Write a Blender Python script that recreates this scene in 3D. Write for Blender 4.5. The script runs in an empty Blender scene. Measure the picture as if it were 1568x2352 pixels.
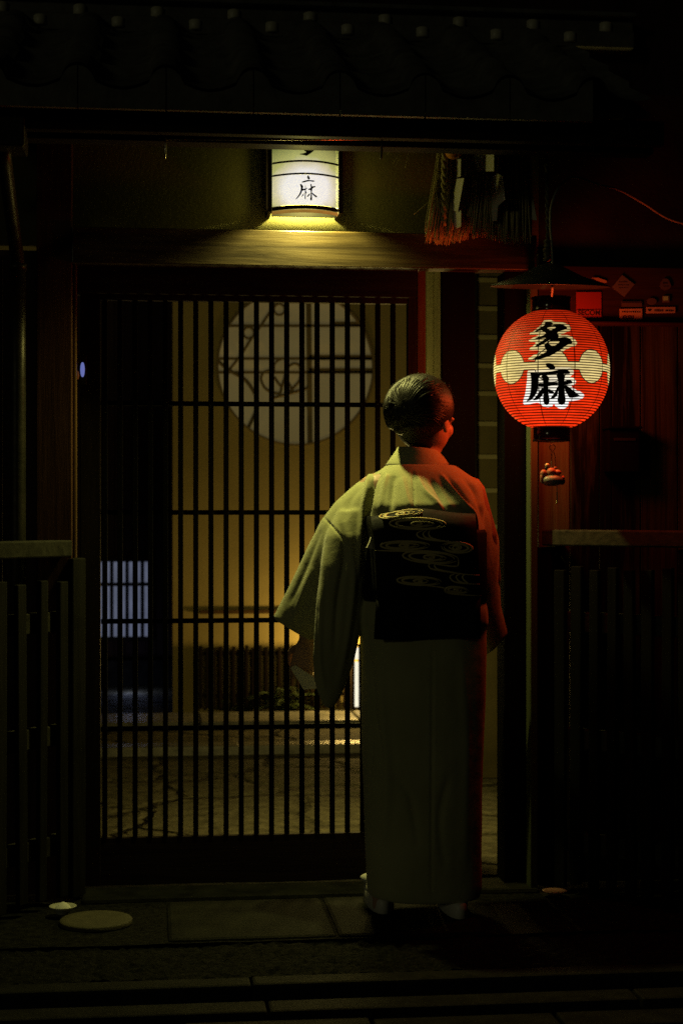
import bpy, bmesh, math, random
from mathutils import Vector, Matrix, noise
from mathutils.geometry import tessellate_polygon
R = math.radians
random.seed(7)
scene = bpy.context.scene
col = scene.collection
# ------------------------------------------------------------------ survey of the place
H, F, YAW = 1.17, 3822.0, R(6.5)
CS, SN = math.cos(YAW), math.sin(YAW)
def at(qx, qy, Y):
    """point of the vertical plane y=Y measured from the photograph's own 1568x2352 reading"""
    u, v = (qx-784)/F, (1176-qy)/F
    d = Vector((u*CS+SN, -u*SN+CS, v))
    t = Y/d.y
    return Vector((d.x*t, Y, H+d.z*t))
def gnd(qx, qy, z=0.0):
    u, v = (qx-784)/F, (1176-qy)/F
    t = (z-H)/v
    return Vector(((u*CS+SN)*t, (-u*SN+CS)*t, z))
def wx(qx, Y): return at(qx, 1176, Y).x
def wz(qy, Y, qx=784): return at(qx, qy, Y).z

# ------------------------------------------------------------------ materials
def nodes(name):
    m = bpy.data.materials.new(name); m.use_nodes = True
    nt = m.node_tree
    return m, nt, nt.nodes, nt.links, nt.nodes['Principled BSDF']
def N(ns, kind, **kw):
    n = ns.new(kind)
    for k, v in kw.items():
        if k in n.inputs: n.inputs[k].default_value = v
        else: setattr(n, k, v)
    return n
def ramp(ns, stops):
    r = ns.new('ShaderNodeValToRGB')
    e = r.color_ramp.elements
    while len(e) < len(stops): e.new(.5)
    for i, (p, c) in enumerate(stops):
        e[i].position = p; e[i].color = (*c, 1) if len(c) == 3 else c
    return r
def mat_noise(name, c0, c1, scale=8, rough=.7, bump=.2, stretch=(1,1,1), detail=8, bscale=None, metal=0, dist=.01, spec=.4, rvar=.12):
    m, nt, ns, L, b = nodes(name)
    tc = N(ns, 'ShaderNodeTexCoord'); mp = N(ns, 'ShaderNodeMapping'); mp.inputs['Scale'].default_value = stretch
    L.new(tc.outputs['Object'], mp.inputs['Vector'])
    n = N(ns, 'ShaderNodeTexNoise', Scale=scale, Detail=detail, Roughness=.62)
    L.new(mp.outputs['Vector'], n.inputs['Vector'])
    r = ramp(ns, [(.3, c0), (.7, c1)]); L.new(n.outputs['Fac'], r.inputs['Fac']); L.new(r.outputs['Color'], b.inputs['Base Color'])
    n2 = N(ns, 'ShaderNodeTexNoise', Scale=bscale or scale*4, Detail=6, Roughness=.65)
    L.new(mp.outputs['Vector'], n2.inputs['Vector'])
    bp = N(ns, 'ShaderNodeBump', Strength=bump, Distance=dist); L.new(n2.outputs['Fac'], bp.inputs['Height']); L.new(bp.outputs['Normal'], b.inputs['Normal'])
    mr = N(ns, 'ShaderNodeMapRange'); mr.inputs[3].default_value = max(.05, rough-rvar); mr.inputs[4].default_value = min(1, rough+rvar)
    L.new(n2.outputs['Fac'], mr.inputs[0]); L.new(mr.outputs[0], b.inputs['Roughness'])
    b.inputs['Metallic'].default_value = metal
    b.inputs['Specular IOR Level'].default_value = spec
    return m
def mat_wood(name, c0, c1, axis='z', rough=.5, scale=14, bump=.35, spec=.4, stops=(.36,.62)):
    m, nt, ns, L, b = nodes(name)
    tc = N(ns, 'ShaderNodeTexCoord'); mp = N(ns, 'ShaderNodeMapping')
    st = {'x': (.06, 1, 1), 'y': (1, .06, 1), 'z': (1, 1, .05)}[axis]
    mp.inputs['Scale'].default_value = st
    L.new(tc.outputs['Object'], mp.inputs['Vector'])
    warp = N(ns, 'ShaderNodeTexNoise', Scale=5, Detail=3); L.new(mp.outputs['Vector'], warp.inputs['Vector'])
    mx = N(ns, 'ShaderNodeMixRGB', blend_type='ADD', Fac=.12); L.new(mp.outputs['Vector'], mx.inputs[1]); L.new(warp.outputs['Color'], mx.inputs[2])
    n = N(ns, 'ShaderNodeTexNoise', Scale=scale*4, Detail=6, Roughness=.7); L.new(mx.outputs[0], n.inputs['Vector'])
    n3 = N(ns, 'ShaderNodeTexNoise', Scale=scale*.5, Detail=3); L.new(mx.outputs[0], n3.inputs['Vector'])
    ad = N(ns, 'ShaderNodeMath', operation='ADD'); L.new(n.outputs['Fac'], ad.inputs[0]); L.new(n3.outputs['Fac'], ad.inputs[1])
    hf = N(ns, 'ShaderNodeMath', operation='MULTIPLY'); hf.inputs[1].default_value = .5; L.new(ad.outputs[0], hf.inputs[0])
    r = ramp(ns, [(stops[0], c0), (stops[1], c1)]); L.new(hf.outputs[0], r.inputs['Fac']); L.new(r.outputs['Color'], b.inputs['Base Color'])
    bp = N(ns, 'ShaderNodeBump', Strength=bump, Distance=.006); L.new(hf.outputs[0], bp.inputs['Height']); L.new(bp.outputs['Normal'], b.inputs['Normal'])
    mr = N(ns, 'ShaderNodeMapRange'); mr.inputs[3].default_value = rough-.15; mr.inputs[4].default_value = min(1, rough+.25)
    L.new(n.outputs['Fac'], mr.inputs[0]); L.new(mr.outputs[0], b.inputs['Roughness'])
    b.inputs['Specular IOR Level'].default_value = spec
    return m
def mat_flat(name, c, rough=.6, metal=0, spec=.4, em=None, es=1):
    m, nt, ns, L, b = nodes(name)
    b.inputs['Base Color'].default_value = (*c, 1); b.inputs['Roughness'].default_value = rough; b.inputs['Metallic'].default_value = metal
    b.inputs['Specular IOR Level'].default_value = spec
    n = N(ns, 'ShaderNodeTexNoise', Scale=40, Detail=5); bp = N(ns, 'ShaderNodeBump', Strength=.08, Distance=.003)
    tc = N(ns, 'ShaderNodeTexCoord'); L.new(tc.outputs['Object'], n.inputs['Vector'])
    L.new(n.outputs['Fac'], bp.inputs['Height']); L.new(bp.outputs['Normal'], b.inputs['Normal'])
    if em: b.inputs['Emission Color'].default_value = (*em, 1); b.inputs['Emission Strength'].default_value = es
    return m
M = {}
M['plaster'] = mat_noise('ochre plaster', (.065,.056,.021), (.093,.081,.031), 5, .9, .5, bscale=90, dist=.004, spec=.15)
M['clay_wall'] = mat_noise('dark clay wall', (.012,.0095,.007), (.026,.02,.014), 6, .95, .5, bscale=90, dist=.004, spec=.1)  # darker brown than the ochre plaster beside it
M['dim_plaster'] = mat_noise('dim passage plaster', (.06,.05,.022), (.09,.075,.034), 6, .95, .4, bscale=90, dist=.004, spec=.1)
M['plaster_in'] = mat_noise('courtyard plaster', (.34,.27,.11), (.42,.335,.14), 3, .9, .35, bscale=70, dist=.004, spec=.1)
M['wood_x'] = mat_wood('dark stained beam', (.008,.0046,.0013), (.058,.036,.0075), 'x', .36, 12, .4, spec=.5)
M['wood_dark'] = mat_wood('smoked beam', (.02,.009,.005), (.05,.024,.012), 'x', .5, 12, .4)
M['wood_z'] = mat_wood('dark stained post', (.03,.013,.007), (.085,.038,.02), 'z', .55, 12)
M['black_x'] = mat_wood('blackened beam', (.008,.005,.004), (.02,.013,.01), 'x', .6, 12)
M['black_z'] = mat_wood('blackened lattice', (.006,.004,.0025), (.016,.01,.006), 'z', .5, 14)
M['board'] = mat_wood('cedar boards', (.0025,.0022,.0012), (.07,.066,.03), 'z', .5, 9, .9, stops=(.42,.64))
M['plank_pale'] = mat_wood('paler cedar plank', (.04,.032,.014), (.12,.1,.045), 'z', .5, 9, .6)  # paler grain for the plank nearest the door
M['board_dark'] = mat_wood('smoked boards', (.02,.011,.011), (.055,.03,.029), 'z', .6, 9)
M['near_black'] = mat_wood('near-black wood', (.0008,.0007,.0006), (.0025,.0018,.0015), 'z', .8, 12, spec=.04)  # near-black wood with hardly any gloss
M['cream_plaster'] = mat_noise('cream jamb plaster', (.5,.44,.18), (.6,.53,.23), 5, .9, .4, bscale=90, dist=.004, spec=.1)
M['jamb'] = mat_wood('brown jamb', (.04,.022,.009), (.1,.055,.022), 'z', .5, 12)
M['pale_wood'] = mat_wood('pale worn wood', (.035,.042,.02), (.07,.08,.04), 'z', .7, 12)
M['light_wood'] = mat_wood('pale planed wood', (.14,.125,.065), (.2,.18,.1), 'x', .7, 12)
M['fence_z'] = mat_wood('weathered fence post', (.005,.0048,.0035), (.018,.017,.0125), 'z', .75, 14, .5)
M['fence_x'] = mat_wood('weathered fence rail', (.014,.0135,.0095), (.05,.047,.034), 'x', .7, 14, .5)
M['fence_shaded'] = mat_wood('shaded fence pickets', (.001,.001,.0008), (.004,.0038,.0034), 'z', .75, 14, .5)  # shade over the right fence is put into this picket colour
M['glazed'] = mat_flat('glazed tile end', (.5,.48,.38), .5, 0, .7)
M['tile'] = mat_noise('smoked roof tile', (.06,.058,.05), (.15,.145,.125), 14, .42, .3, bscale=70, dist=.004)
M['stone'] = mat_noise('granite slab', (.002,.0022,.0016), (.016,.0165,.0115), 7, .75, .5, bscale=120, dist=.006)
M['stone_dark'] = mat_noise('dark paving', (.004,.004,.0035), (.017,.0165,.0145), 16, .7, .6, bscale=110, dist=.006)
M['mortar'] = mat_noise('washed pebble mortar', (.0012,.0012,.001), (.018,.018,.0135), 60, .85, 1.0, bscale=130, dist=.012, detail=3)
M['joint'] = mat_noise('dark joints', (.008,.008,.007), (.02,.019,.017), 30, .95, .4)
M['gravel'] = mat_noise('courtyard gravel', (.045,.042,.03), (.24,.22,.15), 26, .85, 1.0, bscale=60, dist=.03, detail=5)
M['metal'] = mat_noise('worn copper pipe', (.02,.018,.012), (.045,.04,.028), 12, .45, .1, metal=.6, bscale=60)
M['steel'] = mat_flat('bare steel rod', (.6,.55,.4), .28, .9)
M['iron'] = mat_flat('black iron', (.012,.013,.014), .5, .3)
M['lacquer'] = mat_flat('black lacquer', (.008,.007,.009), .16, 0, .6)
M['ink'] = mat_flat('black ink', (.004,.0035,.003), .7, 0, .2)
M['straw'] = mat_wood('rice straw', (.3,.25,.1), (.62,.53,.24), 'z', .7, 30, .3)
M['washi'] = mat_flat('white folded paper', (.62,.6,.5), .8)
M['orange'] = mat_noise('bitter orange skin', (.55,.2,.02), (.68,.28,.03), 30, .45, .5, bscale=220, dist=.002)
M['leaf'] = mat_noise('dull green leaf', (.03,.05,.015), (.07,.1,.03), 20, .6, .3)
M['cord'] = mat_flat('pale lamp cord', (.26,.25,.21), .5)
M['rope'] = mat_noise('hemp rope', (.06,.06,.04), (.14,.13,.085), 60, .9, .8, bscale=160, dist=.004)
M['hat'] = mat_noise('dark sheet metal', (.018,.022,.02), (.035,.042,.037), 9, .55, .2, metal=.2)
M['skin'] = mat_noise('skin', (.42,.25,.17), (.5,.31,.21), 14, .5, .12, bscale=180, dist=.002)
M['sock'] = mat_noise('white cotton', (.6,.6,.55), (.7,.7,.65), 30, .9, .3, bscale=300, dist=.001)
M['zori'] = mat_flat('pale vinyl sandal', (.62,.6,.55), .45)
M['ceramic'] = mat_flat('white ceramic', (.4,.4,.34), .25, 0, .5)
M['pink'] = mat_flat('pinkish ceramic', (.2,.1,.075), .5)
M['tan'] = mat_noise('tan stone disc', (.04,.035,.016), (.065,.057,.027), 18, .75, .4, bscale=120)
M['envelope'] = mat_flat('white envelope', (.78,.8,.8), .8)
M['red_sign'] = mat_flat('red enamel sign', (.26,.032,.012), .5)
M['cream_paper'] = mat_flat('cream sticker', (.4,.3,.2), .6)
M['grey_paper'] = mat_flat('faded grey sticker', (.11,.1,.085), .6)
M['dim_paper'] = mat_flat('brownish sticker', (.09,.07,.055), .6)
M['green_paper'] = mat_flat('faintly glowing green print', (.3,.42,.12), .6, em=(.3,.42,.12), es=.02)  # faint emission added, so the print glows without a lamp
M['dark_print'] = mat_flat('dark print', (.02,.012,.01), .7)
M['clay_red'] = mat_noise('painted clay', (.3,.09,.05), (.38,.15,.08), 40, .6, .2)
M['clay_grey'] = mat_noise('grey glazed clay', (.14,.16,.14), (.22,.24,.2), 30, .4, .2)
M['clay_cream'] = mat_flat('cream clay', (.6,.5,.26), .5)
M['gold'] = mat_flat('gold thread', (.62,.52,.23), .5, 0, .6)
M['blue_glow'] = mat_flat('blue glow spot', (.1,.1,.2), .4, em=(.22,.27,.75), es=.55)
M['amber_glow'] = mat_flat('amber glow spot', (.2,.1,.05), .4, em=(.8,.25,.04), es=.06)
M['motif'] = mat_flat('brown lacquered rods', (.2,.15,.07), .6)

def mat_flag():
    m, nt, ns, L, b = nodes('irregular flagstones')
    tc = N(ns, 'ShaderNodeTexCoord'); wn = N(ns, 'ShaderNodeTexNoise', Scale=3, Detail=4); L.new(tc.outputs['Object'], wn.inputs['Vector'])
    mx = N(ns, 'ShaderNodeMixRGB', blend_type='ADD', Fac=.3); L.new(tc.outputs['Object'], mx.inputs[1]); L.new(wn.outputs['Color'], mx.inputs[2])
    v = N(ns, 'ShaderNodeTexVoronoi', Scale=1.7, feature='DISTANCE_TO_EDGE'); L.new(mx.outputs[0], v.inputs['Vector'])
    v2 = N(ns, 'ShaderNodeTexVoronoi', Scale=1.7); L.new(mx.outputs[0], v2.inputs['Vector'])
    n = N(ns, 'ShaderNodeTexNoise', Scale=14, Detail=8, Roughness=.7); L.new(tc.outputs['Object'], n.inputs['Vector'])
    r = ramp(ns, [(.3, (.04,.037,.024)), (.72, (.17,.155,.1))]); L.new(n.outputs['Fac'], r.inputs['Fac'])
    jr = ramp(ns, [(.0, (.7,.7,.7)), (.05, (1,1,1))]); L.new(v.outputs['Distance'], jr.inputs['Fac'])
    mu = N(ns, 'ShaderNodeMixRGB', blend_type='MULTIPLY', Fac=1); L.new(r.outputs['Color'], mu.inputs[1]); L.new(jr.outputs['Color'], mu.inputs[2])
    L.new(mu.outputs[0], b.inputs['Base Color']); b.inputs['Roughness'].default_value = .8
    ad = N(ns, 'ShaderNodeMath', operation='MULTIPLY_ADD'); ad.inputs[1].default_value = .5; L.new(n.outputs['Fac'], ad.inputs[0])
    mr = N(ns, 'ShaderNodeMapRange'); mr.inputs[2].default_value = .06; L.new(v.outputs['Distance'], mr.inputs[0]); L.new(mr.outputs[0], ad.inputs[2])
    bp = N(ns, 'ShaderNodeBump', Strength=1, Distance=.04); L.new(ad.outputs[0], bp.inputs['Height']); L.new(bp.outputs['Normal'], b.inputs['Normal'])
    return m
M['path_stone'] = mat_noise('lamp-lifted path stone', (.1,.1,.085), (.24,.23,.19), 16, .42, .6, bscale=100, dist=.006)  # lamp light lifted into the stone colour; smooth enough to reflect
M['flag'] = mat_flag()
def mat_cloth(name, c0, c1, weave=900, bump=.15, sheen=.3, rough=.85):
    m, nt, ns, L, b = nodes(name)
    tc = N(ns, 'ShaderNodeTexCoord')
    n = N(ns, 'ShaderNodeTexNoise', Scale=7, Detail=5); L.new(tc.outputs['Object'], n.inputs['Vector'])
    r = ramp(ns, [(.3, c0), (.7, c1)]); L.new(n.outputs['Fac'], r.inputs['Fac']); L.new(r.outputs['Color'], b.inputs['Base Color'])
    n2 = N(ns, 'ShaderNodeTexNoise', Scale=weave, Detail=2); mp = N(ns, 'ShaderNodeMapping'); mp.inputs['Scale'].default_value = (1, 1, .3)
    L.new(tc.outputs['Object'], mp.inputs['Vector']); L.new(mp.outputs['Vector'], n2.inputs['Vector'])
    n3 = N(ns, 'ShaderNodeTexNoise', Scale=16, Detail=4); L.new(tc.outputs['Object'], n3.inputs['Vector'])
    b1 = N(ns, 'ShaderNodeBump', Strength=bump, Distance=.002); L.new(n2.outputs['Fac'], b1.inputs['Height'])
    b2 = N(ns, 'ShaderNodeBump', Strength=.25, Distance=.012); L.new(n3.outputs['Fac'], b2.inputs['Height']); L.new(b1.outputs['Normal'], b2.inputs['Normal'])
    L.new(b2.outputs['Normal'], b.inputs['Normal'])
    b.inputs['Roughness'].default_value = rough; b.inputs['Specular IOR Level'].default_value = .15
    b.inputs['Sheen Weight'].default_value = sheen; b.inputs['Sheen Roughness'].default_value = .5
    return m
M['kimono'] = mat_cloth('pale green silk crepe', (.37,.37,.19), (.44,.44,.24))
M['obi'] = mat_cloth('black obi silk', (.003,.003,.004), (.006,.006,.008), sheen=.0, rough=.7)
M['obiage'] = mat_cloth('cream silk', (.5,.47,.36), (.58,.54,.42))

def mat_hair():
    m, nt, ns, L, b = nodes('black combed hair')
    at_ = N(ns, 'ShaderNodeAttribute', attribute_name='strand')
    n = N(ns, 'ShaderNodeTexNoise', Scale=3, Detail=3)
    tc = N(ns, 'ShaderNodeTexCoord'); mp = N(ns, 'ShaderNodeMapping'); mp.inputs['Scale'].default_value = (40, 6, 40)
    mp.inputs['Rotation'].default_value = (0, R(35), 0)
    L.new(tc.outputs['Object'], mp.inputs['Vector']); L.new(mp.outputs['Vector'], n.inputs['Vector'])
    w = N(ns, 'ShaderNodeTexNoise', Scale=1, Detail=6, Roughness=.7)
    mp2 = N(ns, 'ShaderNodeMapping'); mp2.inputs['Scale'].default_value = (700, 80, 14); mp2.inputs['Rotation'].default_value = (0, R(42), 0)
    L.new(tc.outputs['Object'], mp2.inputs['Vector']); L.new(mp2.outputs['Vector'], w.inputs['Vector'])
    bp = N(ns, 'ShaderNodeBump', Strength=.45, Distance=.003); L.new(w.outputs['Fac'], bp.inputs['Height']); L.new(bp.outputs['Normal'], b.inputs['Normal'])
    b.inputs['Base Color'].default_value = (.012,.009,.007,1); b.inputs['Roughness'].default_value = .48; b.inputs['Specular IOR Level'].default_value = .3
    return m
M['hair'] = mat_hair()
M['hair_lock'] = mat_flat('combed hair locks', (.008,.0065,.005), .45, 0, .3)

for k_ in ('fence_z', 'fence_x', 'fence_shaded', 'stone', 'stone_dark', 'mortar', 'joint', 'wood_z', 'pale_wood', 'black_x', 'black_z', 'board_dark', 'board', 'plank_pale', 'jamb', 'wood_dark', 'flag', 'cream_plaster'):
    M[k_].node_tree.nodes['Principled BSDF'].inputs['Specular IOR Level'].default_value = .07
# ------------------------------------------------------------------ mesh building
class MB:
    def __init__(s): s.v, s.f, s.sm = [], [], []
    def add(s, verts, faces, smooth=False):
        o = len(s.v); s.v += [tuple(p) for p in verts]
        for f in faces: s.f.append([i+o for i in f]); s.sm.append(smooth)
        return s
    def box(s, x0, x1, y0, y1, z0, z1):
        x0, x1 = min(x0, x1), max(x0, x1); y0, y1 = min(y0, y1), max(y0, y1); z0, z1 = min(z0, z1), max(z0, z1)
        v = [(x0,y0,z0),(x1,y0,z0),(x1,y1,z0),(x0,y1,z0),(x0,y0,z1),(x1,y0,z1),(x1,y1,z1),(x0,y1,z1)]
        return s.add(v, [(0,3,2,1),(4,5,6,7),(0,1,5,4),(1,2,6,5),(2,3,7,6),(3,0,4,7)])
    def bar(s, a, b, w, h, up=(0,0,1)):
        """square bar from a to b, width w sideways, h along up"""
        a, b, up = Vector(a), Vector(b), Vector(up)
        d = (b-a).normalized(); sd = d.cross(up).normalized(); uu = sd.cross(d)
        v = []
        for p in (a, b):
            for i, j in ((-1,-1),(1,-1),(1,1),(-1,1)): v.append(p+sd*(i*w/2)+uu*(j*h/2))
        return s.add(v, [(3,2,1,0),(4,5,6,7),(0,1,5,4),(1,2,6,5),(2,3,7,6),(3,0,4,7)])
    def loft(s, rings, caps=True, smooth=True, closed=True):
        n = len(rings[0]); o = []
        v = [p for r in rings for p in r]; f = []
        for i in range(len(rings)-1):
            for j in range(n if closed else n-1):
                k = (j+1) % n
                f.append((i*n+j, i*n+k, (i+1)*n+k, (i+1)*n+j))
        if caps and closed:
            f.append(tuple(range(n-1, -1, -1))); f.append(tuple((len(rings)-1)*n+j for j in range(n)))
        return s.add(v, f, smooth)
    def tube(s, pts, rad, seg=8, caps=True, round_=False):
        pts = [Vector(p) for p in pts]
        if not isinstance(rad, (list, tuple)): rad = [rad]*len(pts)
        rad = list(rad)
        if round_:
            d0 = (pts[0]-pts[1]).normalized(); d1 = (pts[-1]-pts[-2]).normalized()
            pre = [(pts[0]+d0*rad[0]*.95, rad[0]*.3), (pts[0]+d0*rad[0]*.6, rad[0]*.8)]
            post = [(pts[-1]+d1*rad[-1]*.6, rad[-1]*.8), (pts[-1]+d1*rad[-1]*.95, rad[-1]*.3)]
            pts = [p for p, _ in pre]+pts+[p for p, _ in post]; rad = [r for _, r in pre]+rad+[r for _, r in post]
        rings = []; ref = None
        for i, p in enumerate(pts):
            d = (pts[min(i+1, len(pts)-1)]-pts[max(i-1, 0)]).normalized()
            if ref is None: ref = d.orthogonal().normalized()
            ref = (ref-d*ref.dot(d)).normalized(); b = d.cross(ref)
            rings.append([p+(ref*math.cos(2*math.pi*k/seg)+b*math.sin(2*math.pi*k/seg))*rad[i] for k in range(seg)])
        return s.loft(rings, caps)
    def lathe(s, prof, c, seg=32, caps=True):
        c = Vector(c)
        return s.loft([[c+Vector((r*math.cos(2*math.pi*k/seg), r*math.sin(2*math.pi*k/seg), z)) for k in range(seg)] for r, z in prof], caps)
    def ell(s, c, r, seg=20, rot=None):
        c = Vector(c); rings = []
        for i in range(1, seg//2):
            t = math.pi*i/(seg//2)
            ring = []
            for k in range(seg):
                a = 2*math.pi*k/seg
                p = Vector((r[0]*math.sin(t)*math.cos(a), r[1]*math.sin(t)*math.sin(a), -r[2]*math.cos(t)))
                if rot: p = rot @ p
                ring.append(c+p)
            rings.append(ring)
        return s.loft(rings, True)
    def prism(s, poly, vec):
        """flat polygon (3d points) thickened by vec"""
        vec = Vector(vec); n = len(poly); P = [Vector(p) for p in poly]
        tris = tessellate_polygon([P])
        nn = sum(((P[i]-P[0]).cross(P[(i+1) % n]-P[0]) for i in range(n)), Vector())
        v = P+[p+vec for p in P]; f = []
        flip = nn.dot(vec) > 0
        for t in tris:
            a, b, c = t
            if ((P[b]-P[a]).cross(P[c]-P[a])).dot(vec) > 0: a, c = c, a
            f.append((a, b, c)); f.append((c+n, b+n, a+n))
        for i in range(n):
            j = (i+1) % n
            f.append((i, i+n, j+n, j) if not flip else (i, j, j+n, i+n))
        return s.add(v, f)
    def mesh(s, name):
        me = bpy.data.meshes.new(name); me.from_pydata(s.v, [], s.f)
        me.polygons.foreach_set('use_smooth', s.sm); me.update(); return me
    def build(s, name, mat, parent=None, bevel=0, fix=True):
        me = s.mesh(name)
        if fix:
            bm = bmesh.new(); bm.from_mesh(me); bmesh.ops.recalc_face_normals(bm, faces=bm.faces); bm.to_mesh(me); bm.free()
        me.materials.append(mat)
        return link(name, me, parent, bevel)
def link(name, me, parent=None, bevel=0):
    o = bpy.data.objects.new(name, me); col.objects.link(o)
    if parent:
        o.parent = parent; o.matrix_parent_inverse = world_of(parent).inverted()
    if bevel:
        b = o.modifiers.new('bevel', 'BEVEL'); b.width = bevel; b.segments = 2; b.limit_method = 'ANGLE'; b.angle_limit = R(40)
    return o
def world_of(o):
    m = Matrix.Translation(o.location)
    return (world_of(o.parent) @ o.matrix_parent_inverse @ m) if o.parent else m
def tag(o, label, cat, group=None, kind=None):
    o['label'] = label; o['category'] = cat
    if group: o['group'] = group
    if kind: o['kind'] = kind
    return o
def thing(name, label, cat, loc, group=None):
    o = bpy.data.objects.new(name, None); o.empty_display_size = .05; o.location = loc; col.objects.link(o)
    return tag(o, label, cat, group)
def struct(o): o['kind'] = 'structure'; return o
def remesh(mb, name, voxel, smooth=6, fac=.5):
    me = mb.mesh('tmp'); bm = bmesh.new(); bm.from_mesh(me)
    bmesh.ops.recalc_face_normals(bm, faces=bm.faces); bm.to_mesh(me); bm.free()
    o = bpy.data.objects.new('tmp', me); col.objects.link(o)
    r = o.modifiers.new('r', 'REMESH'); r.mode = 'VOXEL'; r.voxel_size = voxel; r.use_smooth_shade = True
    if smooth:
        k = o.modifiers.new('s', 'SMOOTH'); k.iterations = smooth; k.factor = fac
    dg = bpy.context.evaluated_depsgraph_get(); dg.update()
    out = bpy.data.meshes.new_from_object(o.evaluated_get(dg)); out.name = name
    bpy.data.objects.remove(o); bpy.data.meshes.remove(me)
    out.polygons.foreach_set('use_smooth', [True]*len(out.polygons))
    return out
def subdivided_patch(poly2d, maxlen):
    bm = bmesh.new()
    P = [Vector((x, y, 0)) for x, y in poly2d]
    vs = [bm.verts.new(p) for p in P]
    for t in tessellate_polygon([P]):
        try: bm.faces.new([vs[i] for i in t])
        except ValueError: pass
    for _ in range(7):
        es = [e for e in bm.edges if e.calc_length() > maxlen]
        if not es: break
        bmesh.ops.subdivide_edges(bm, edges=es, cuts=1, use_grid_fill=False)
        bmesh.ops.triangulate(bm, faces=[f for f in bm.faces if len(f.verts) > 3])
    bm.verts.index_update()
    v = [(p.co.x, p.co.y) for p in bm.verts]; f = [[p.index for p in q.verts] for q in bm.faces]
    bm.free(); return v, f
def smooth_poly(poly, it=1):
    for _ in range(it):
        out = []
        for i in range(len(poly)):
            a, b = poly[i], poly[(i+1) % len(poly)]
            out += [(a[0]*.78+b[0]*.22, a[1]*.78+b[1]*.22), (a[0]*.22+b[0]*.78, a[1]*.22+b[1]*.78)]
        poly = out
    return poly
def spline(pts, n=8):
    pts = [Vector(p) for p in pts]; out = []
    for i in range(len(pts)-1):
        p0 = pts[max(i-1, 0)]; p1 = pts[i]; p2 = pts[i+1]; p3 = pts[min(i+2, len(pts)-1)]
        for k in range(n):
            t = k/n
            out.append(.5*((2*p1)+(p2-p0)*t+(2*p0-5*p1+4*p2-p3)*t*t+(3*p1-p0-3*p2+p3)*t**3))
    out.append(pts[-1]); return out
def loop_spline(pts, n=6):
    return spline([pts[-1]]+list(pts)+[pts[0], pts[1]], n)[n:-n]

# ================================================================== GROUND
def sheet(name, x0, x1, y0, y1, z, mat, sub=1):
    mb = MB(); mb.add([(x0,y0,z),(x1,y0,z),(x1,y1,z),(x0,y1,z)], [(0,1,2,3)])
    return struct(mb.build(name, mat))
sheet('ground', -60, 60, -60, 60, -.16, M['joint'])
# street paving blocks in front of the kerb
mb = MB(); y = 3.985; row = 0; rs = random.Random(4)
while y > 2.3:
    d = .125 if row == 0 else (.2 if row % 2 else .17)
    x = -3.2+(row % 3)*.17+.1
    while x < 3.4:
        w = rs.uniform(.34, .46)
        z = -.05+rs.uniform(-.004, .004); t1, t2 = rs.uniform(-.003, .003), rs.uniform(-.003, .003)
        mb.add([(x+.005,y-d+.005,z-.1),(x+w-.005,y-d+.005,z-.1),(x+w-.005,y-.005,z-.1),(x+.005,y-.005,z-.1),(x+.005,y-d+.005,z+t1),(x+w-.005,y-d+.005,z+t2),(x+w-.005,y-.005,z-t1),(x+.005,y-.005,z-t2)],
               [(0,3,2,1),(4,5,6,7),(0,1,5,4),(1,2,6,5),(2,3,7,6),(3,0,4,7)])
        x += w
    y -= d; row += 1
struct(mb.build('street', M['stone_dark'], bevel=.006))
mb = MB(); x = -3.4
while x < 3.6:
    w = .92; mb.box(x+.003, x+w-.003, 4.0, 4.092, -.14, -.032); x += w
struct(mb.build('kerb', M['stone_dark'], bevel=.007))
mb = MB(); mb.box(-3.5, 3.6, 4.093, 4.162, -.16, -.13); struct(mb.build('drain_channel', M['joint']))
mb = MB(); x = -3.2
while x < 3.6:
    w = 1.15; mb.box(x+.002, x+w-.002, 4.163, 4.24, -.15, -.012+rs.uniform(-.002,.002)); x += w
struct(mb.build('kerb_stone', M['stone_dark'], bevel=.008))
# pebble strip
bm = MB()
nx, ny = 420, 40
X0, X1, Y0, Y1 = -2.4, 3.2, 4.241, 4.56
vs = []
for j in range(ny+1):
    for i in range(nx+1):
        x = X0+(X1-X0)*i/nx; yy = Y0+(Y1-Y0)*j/ny
        z = -.016+.010*noise.noise(Vector((x*38, yy*38, 0)))+.007*noise.noise(Vector((x*80, yy*80, 3)))+.006*noise.noise(Vector((x*4, yy*6, 7)))
        vs.append((x, yy, z))
fs = [(j*(nx+1)+i, j*(nx+1)+i+1, (j+1)*(nx+1)+i+1, (j+1)*(nx+1)+i) for j in range(ny) for i in range(nx)]
bm.add(vs, fs, True); struct(bm.build('pebble_strip', M['mortar']))
# worn entry pavement: gently uneven sheet
def uneven(name, x0, x1, y0, y1, z, amp, mat, n=120, m=40):
    mb = MB(); vs = []
    for j in range(m+1):
        for i in range(n+1):
            x = x0+(x1-x0)*i/n; yy = y0+(y1-y0)*j/m
            vs.append((x, yy, z+amp*noise.noise(Vector((x*3, yy*3, z*9)))+amp*.5*noise.noise(Vector((x*17, yy*17, 2)))))
    mb.add(vs, [(j*(n+1)+i, j*(n+1)+i+1, (j+1)*(n+1)+i+1, (j+1)*(n+1)+i) for j in range(m) for i in range(n)], True)
    return struct(mb.build(name, mat))
uneven('entry_ground', -2.4, 3.2, 4.562, 5.3, -.008, .004, M['mortar'], 200, 60)
g0, g1 = gnd(385, 2150).x, gnd(1130, 2150).x
mb = MB(); mb.box(g0, (g0+g1)*.52, 4.575, 5.03, -.06, .0); mb.box((g0+g1)*.52+.006, g1, 4.572, 5.032, -.06, .001); struct(mb.build('entry_slab', M['stone'], bevel=.012))
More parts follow.
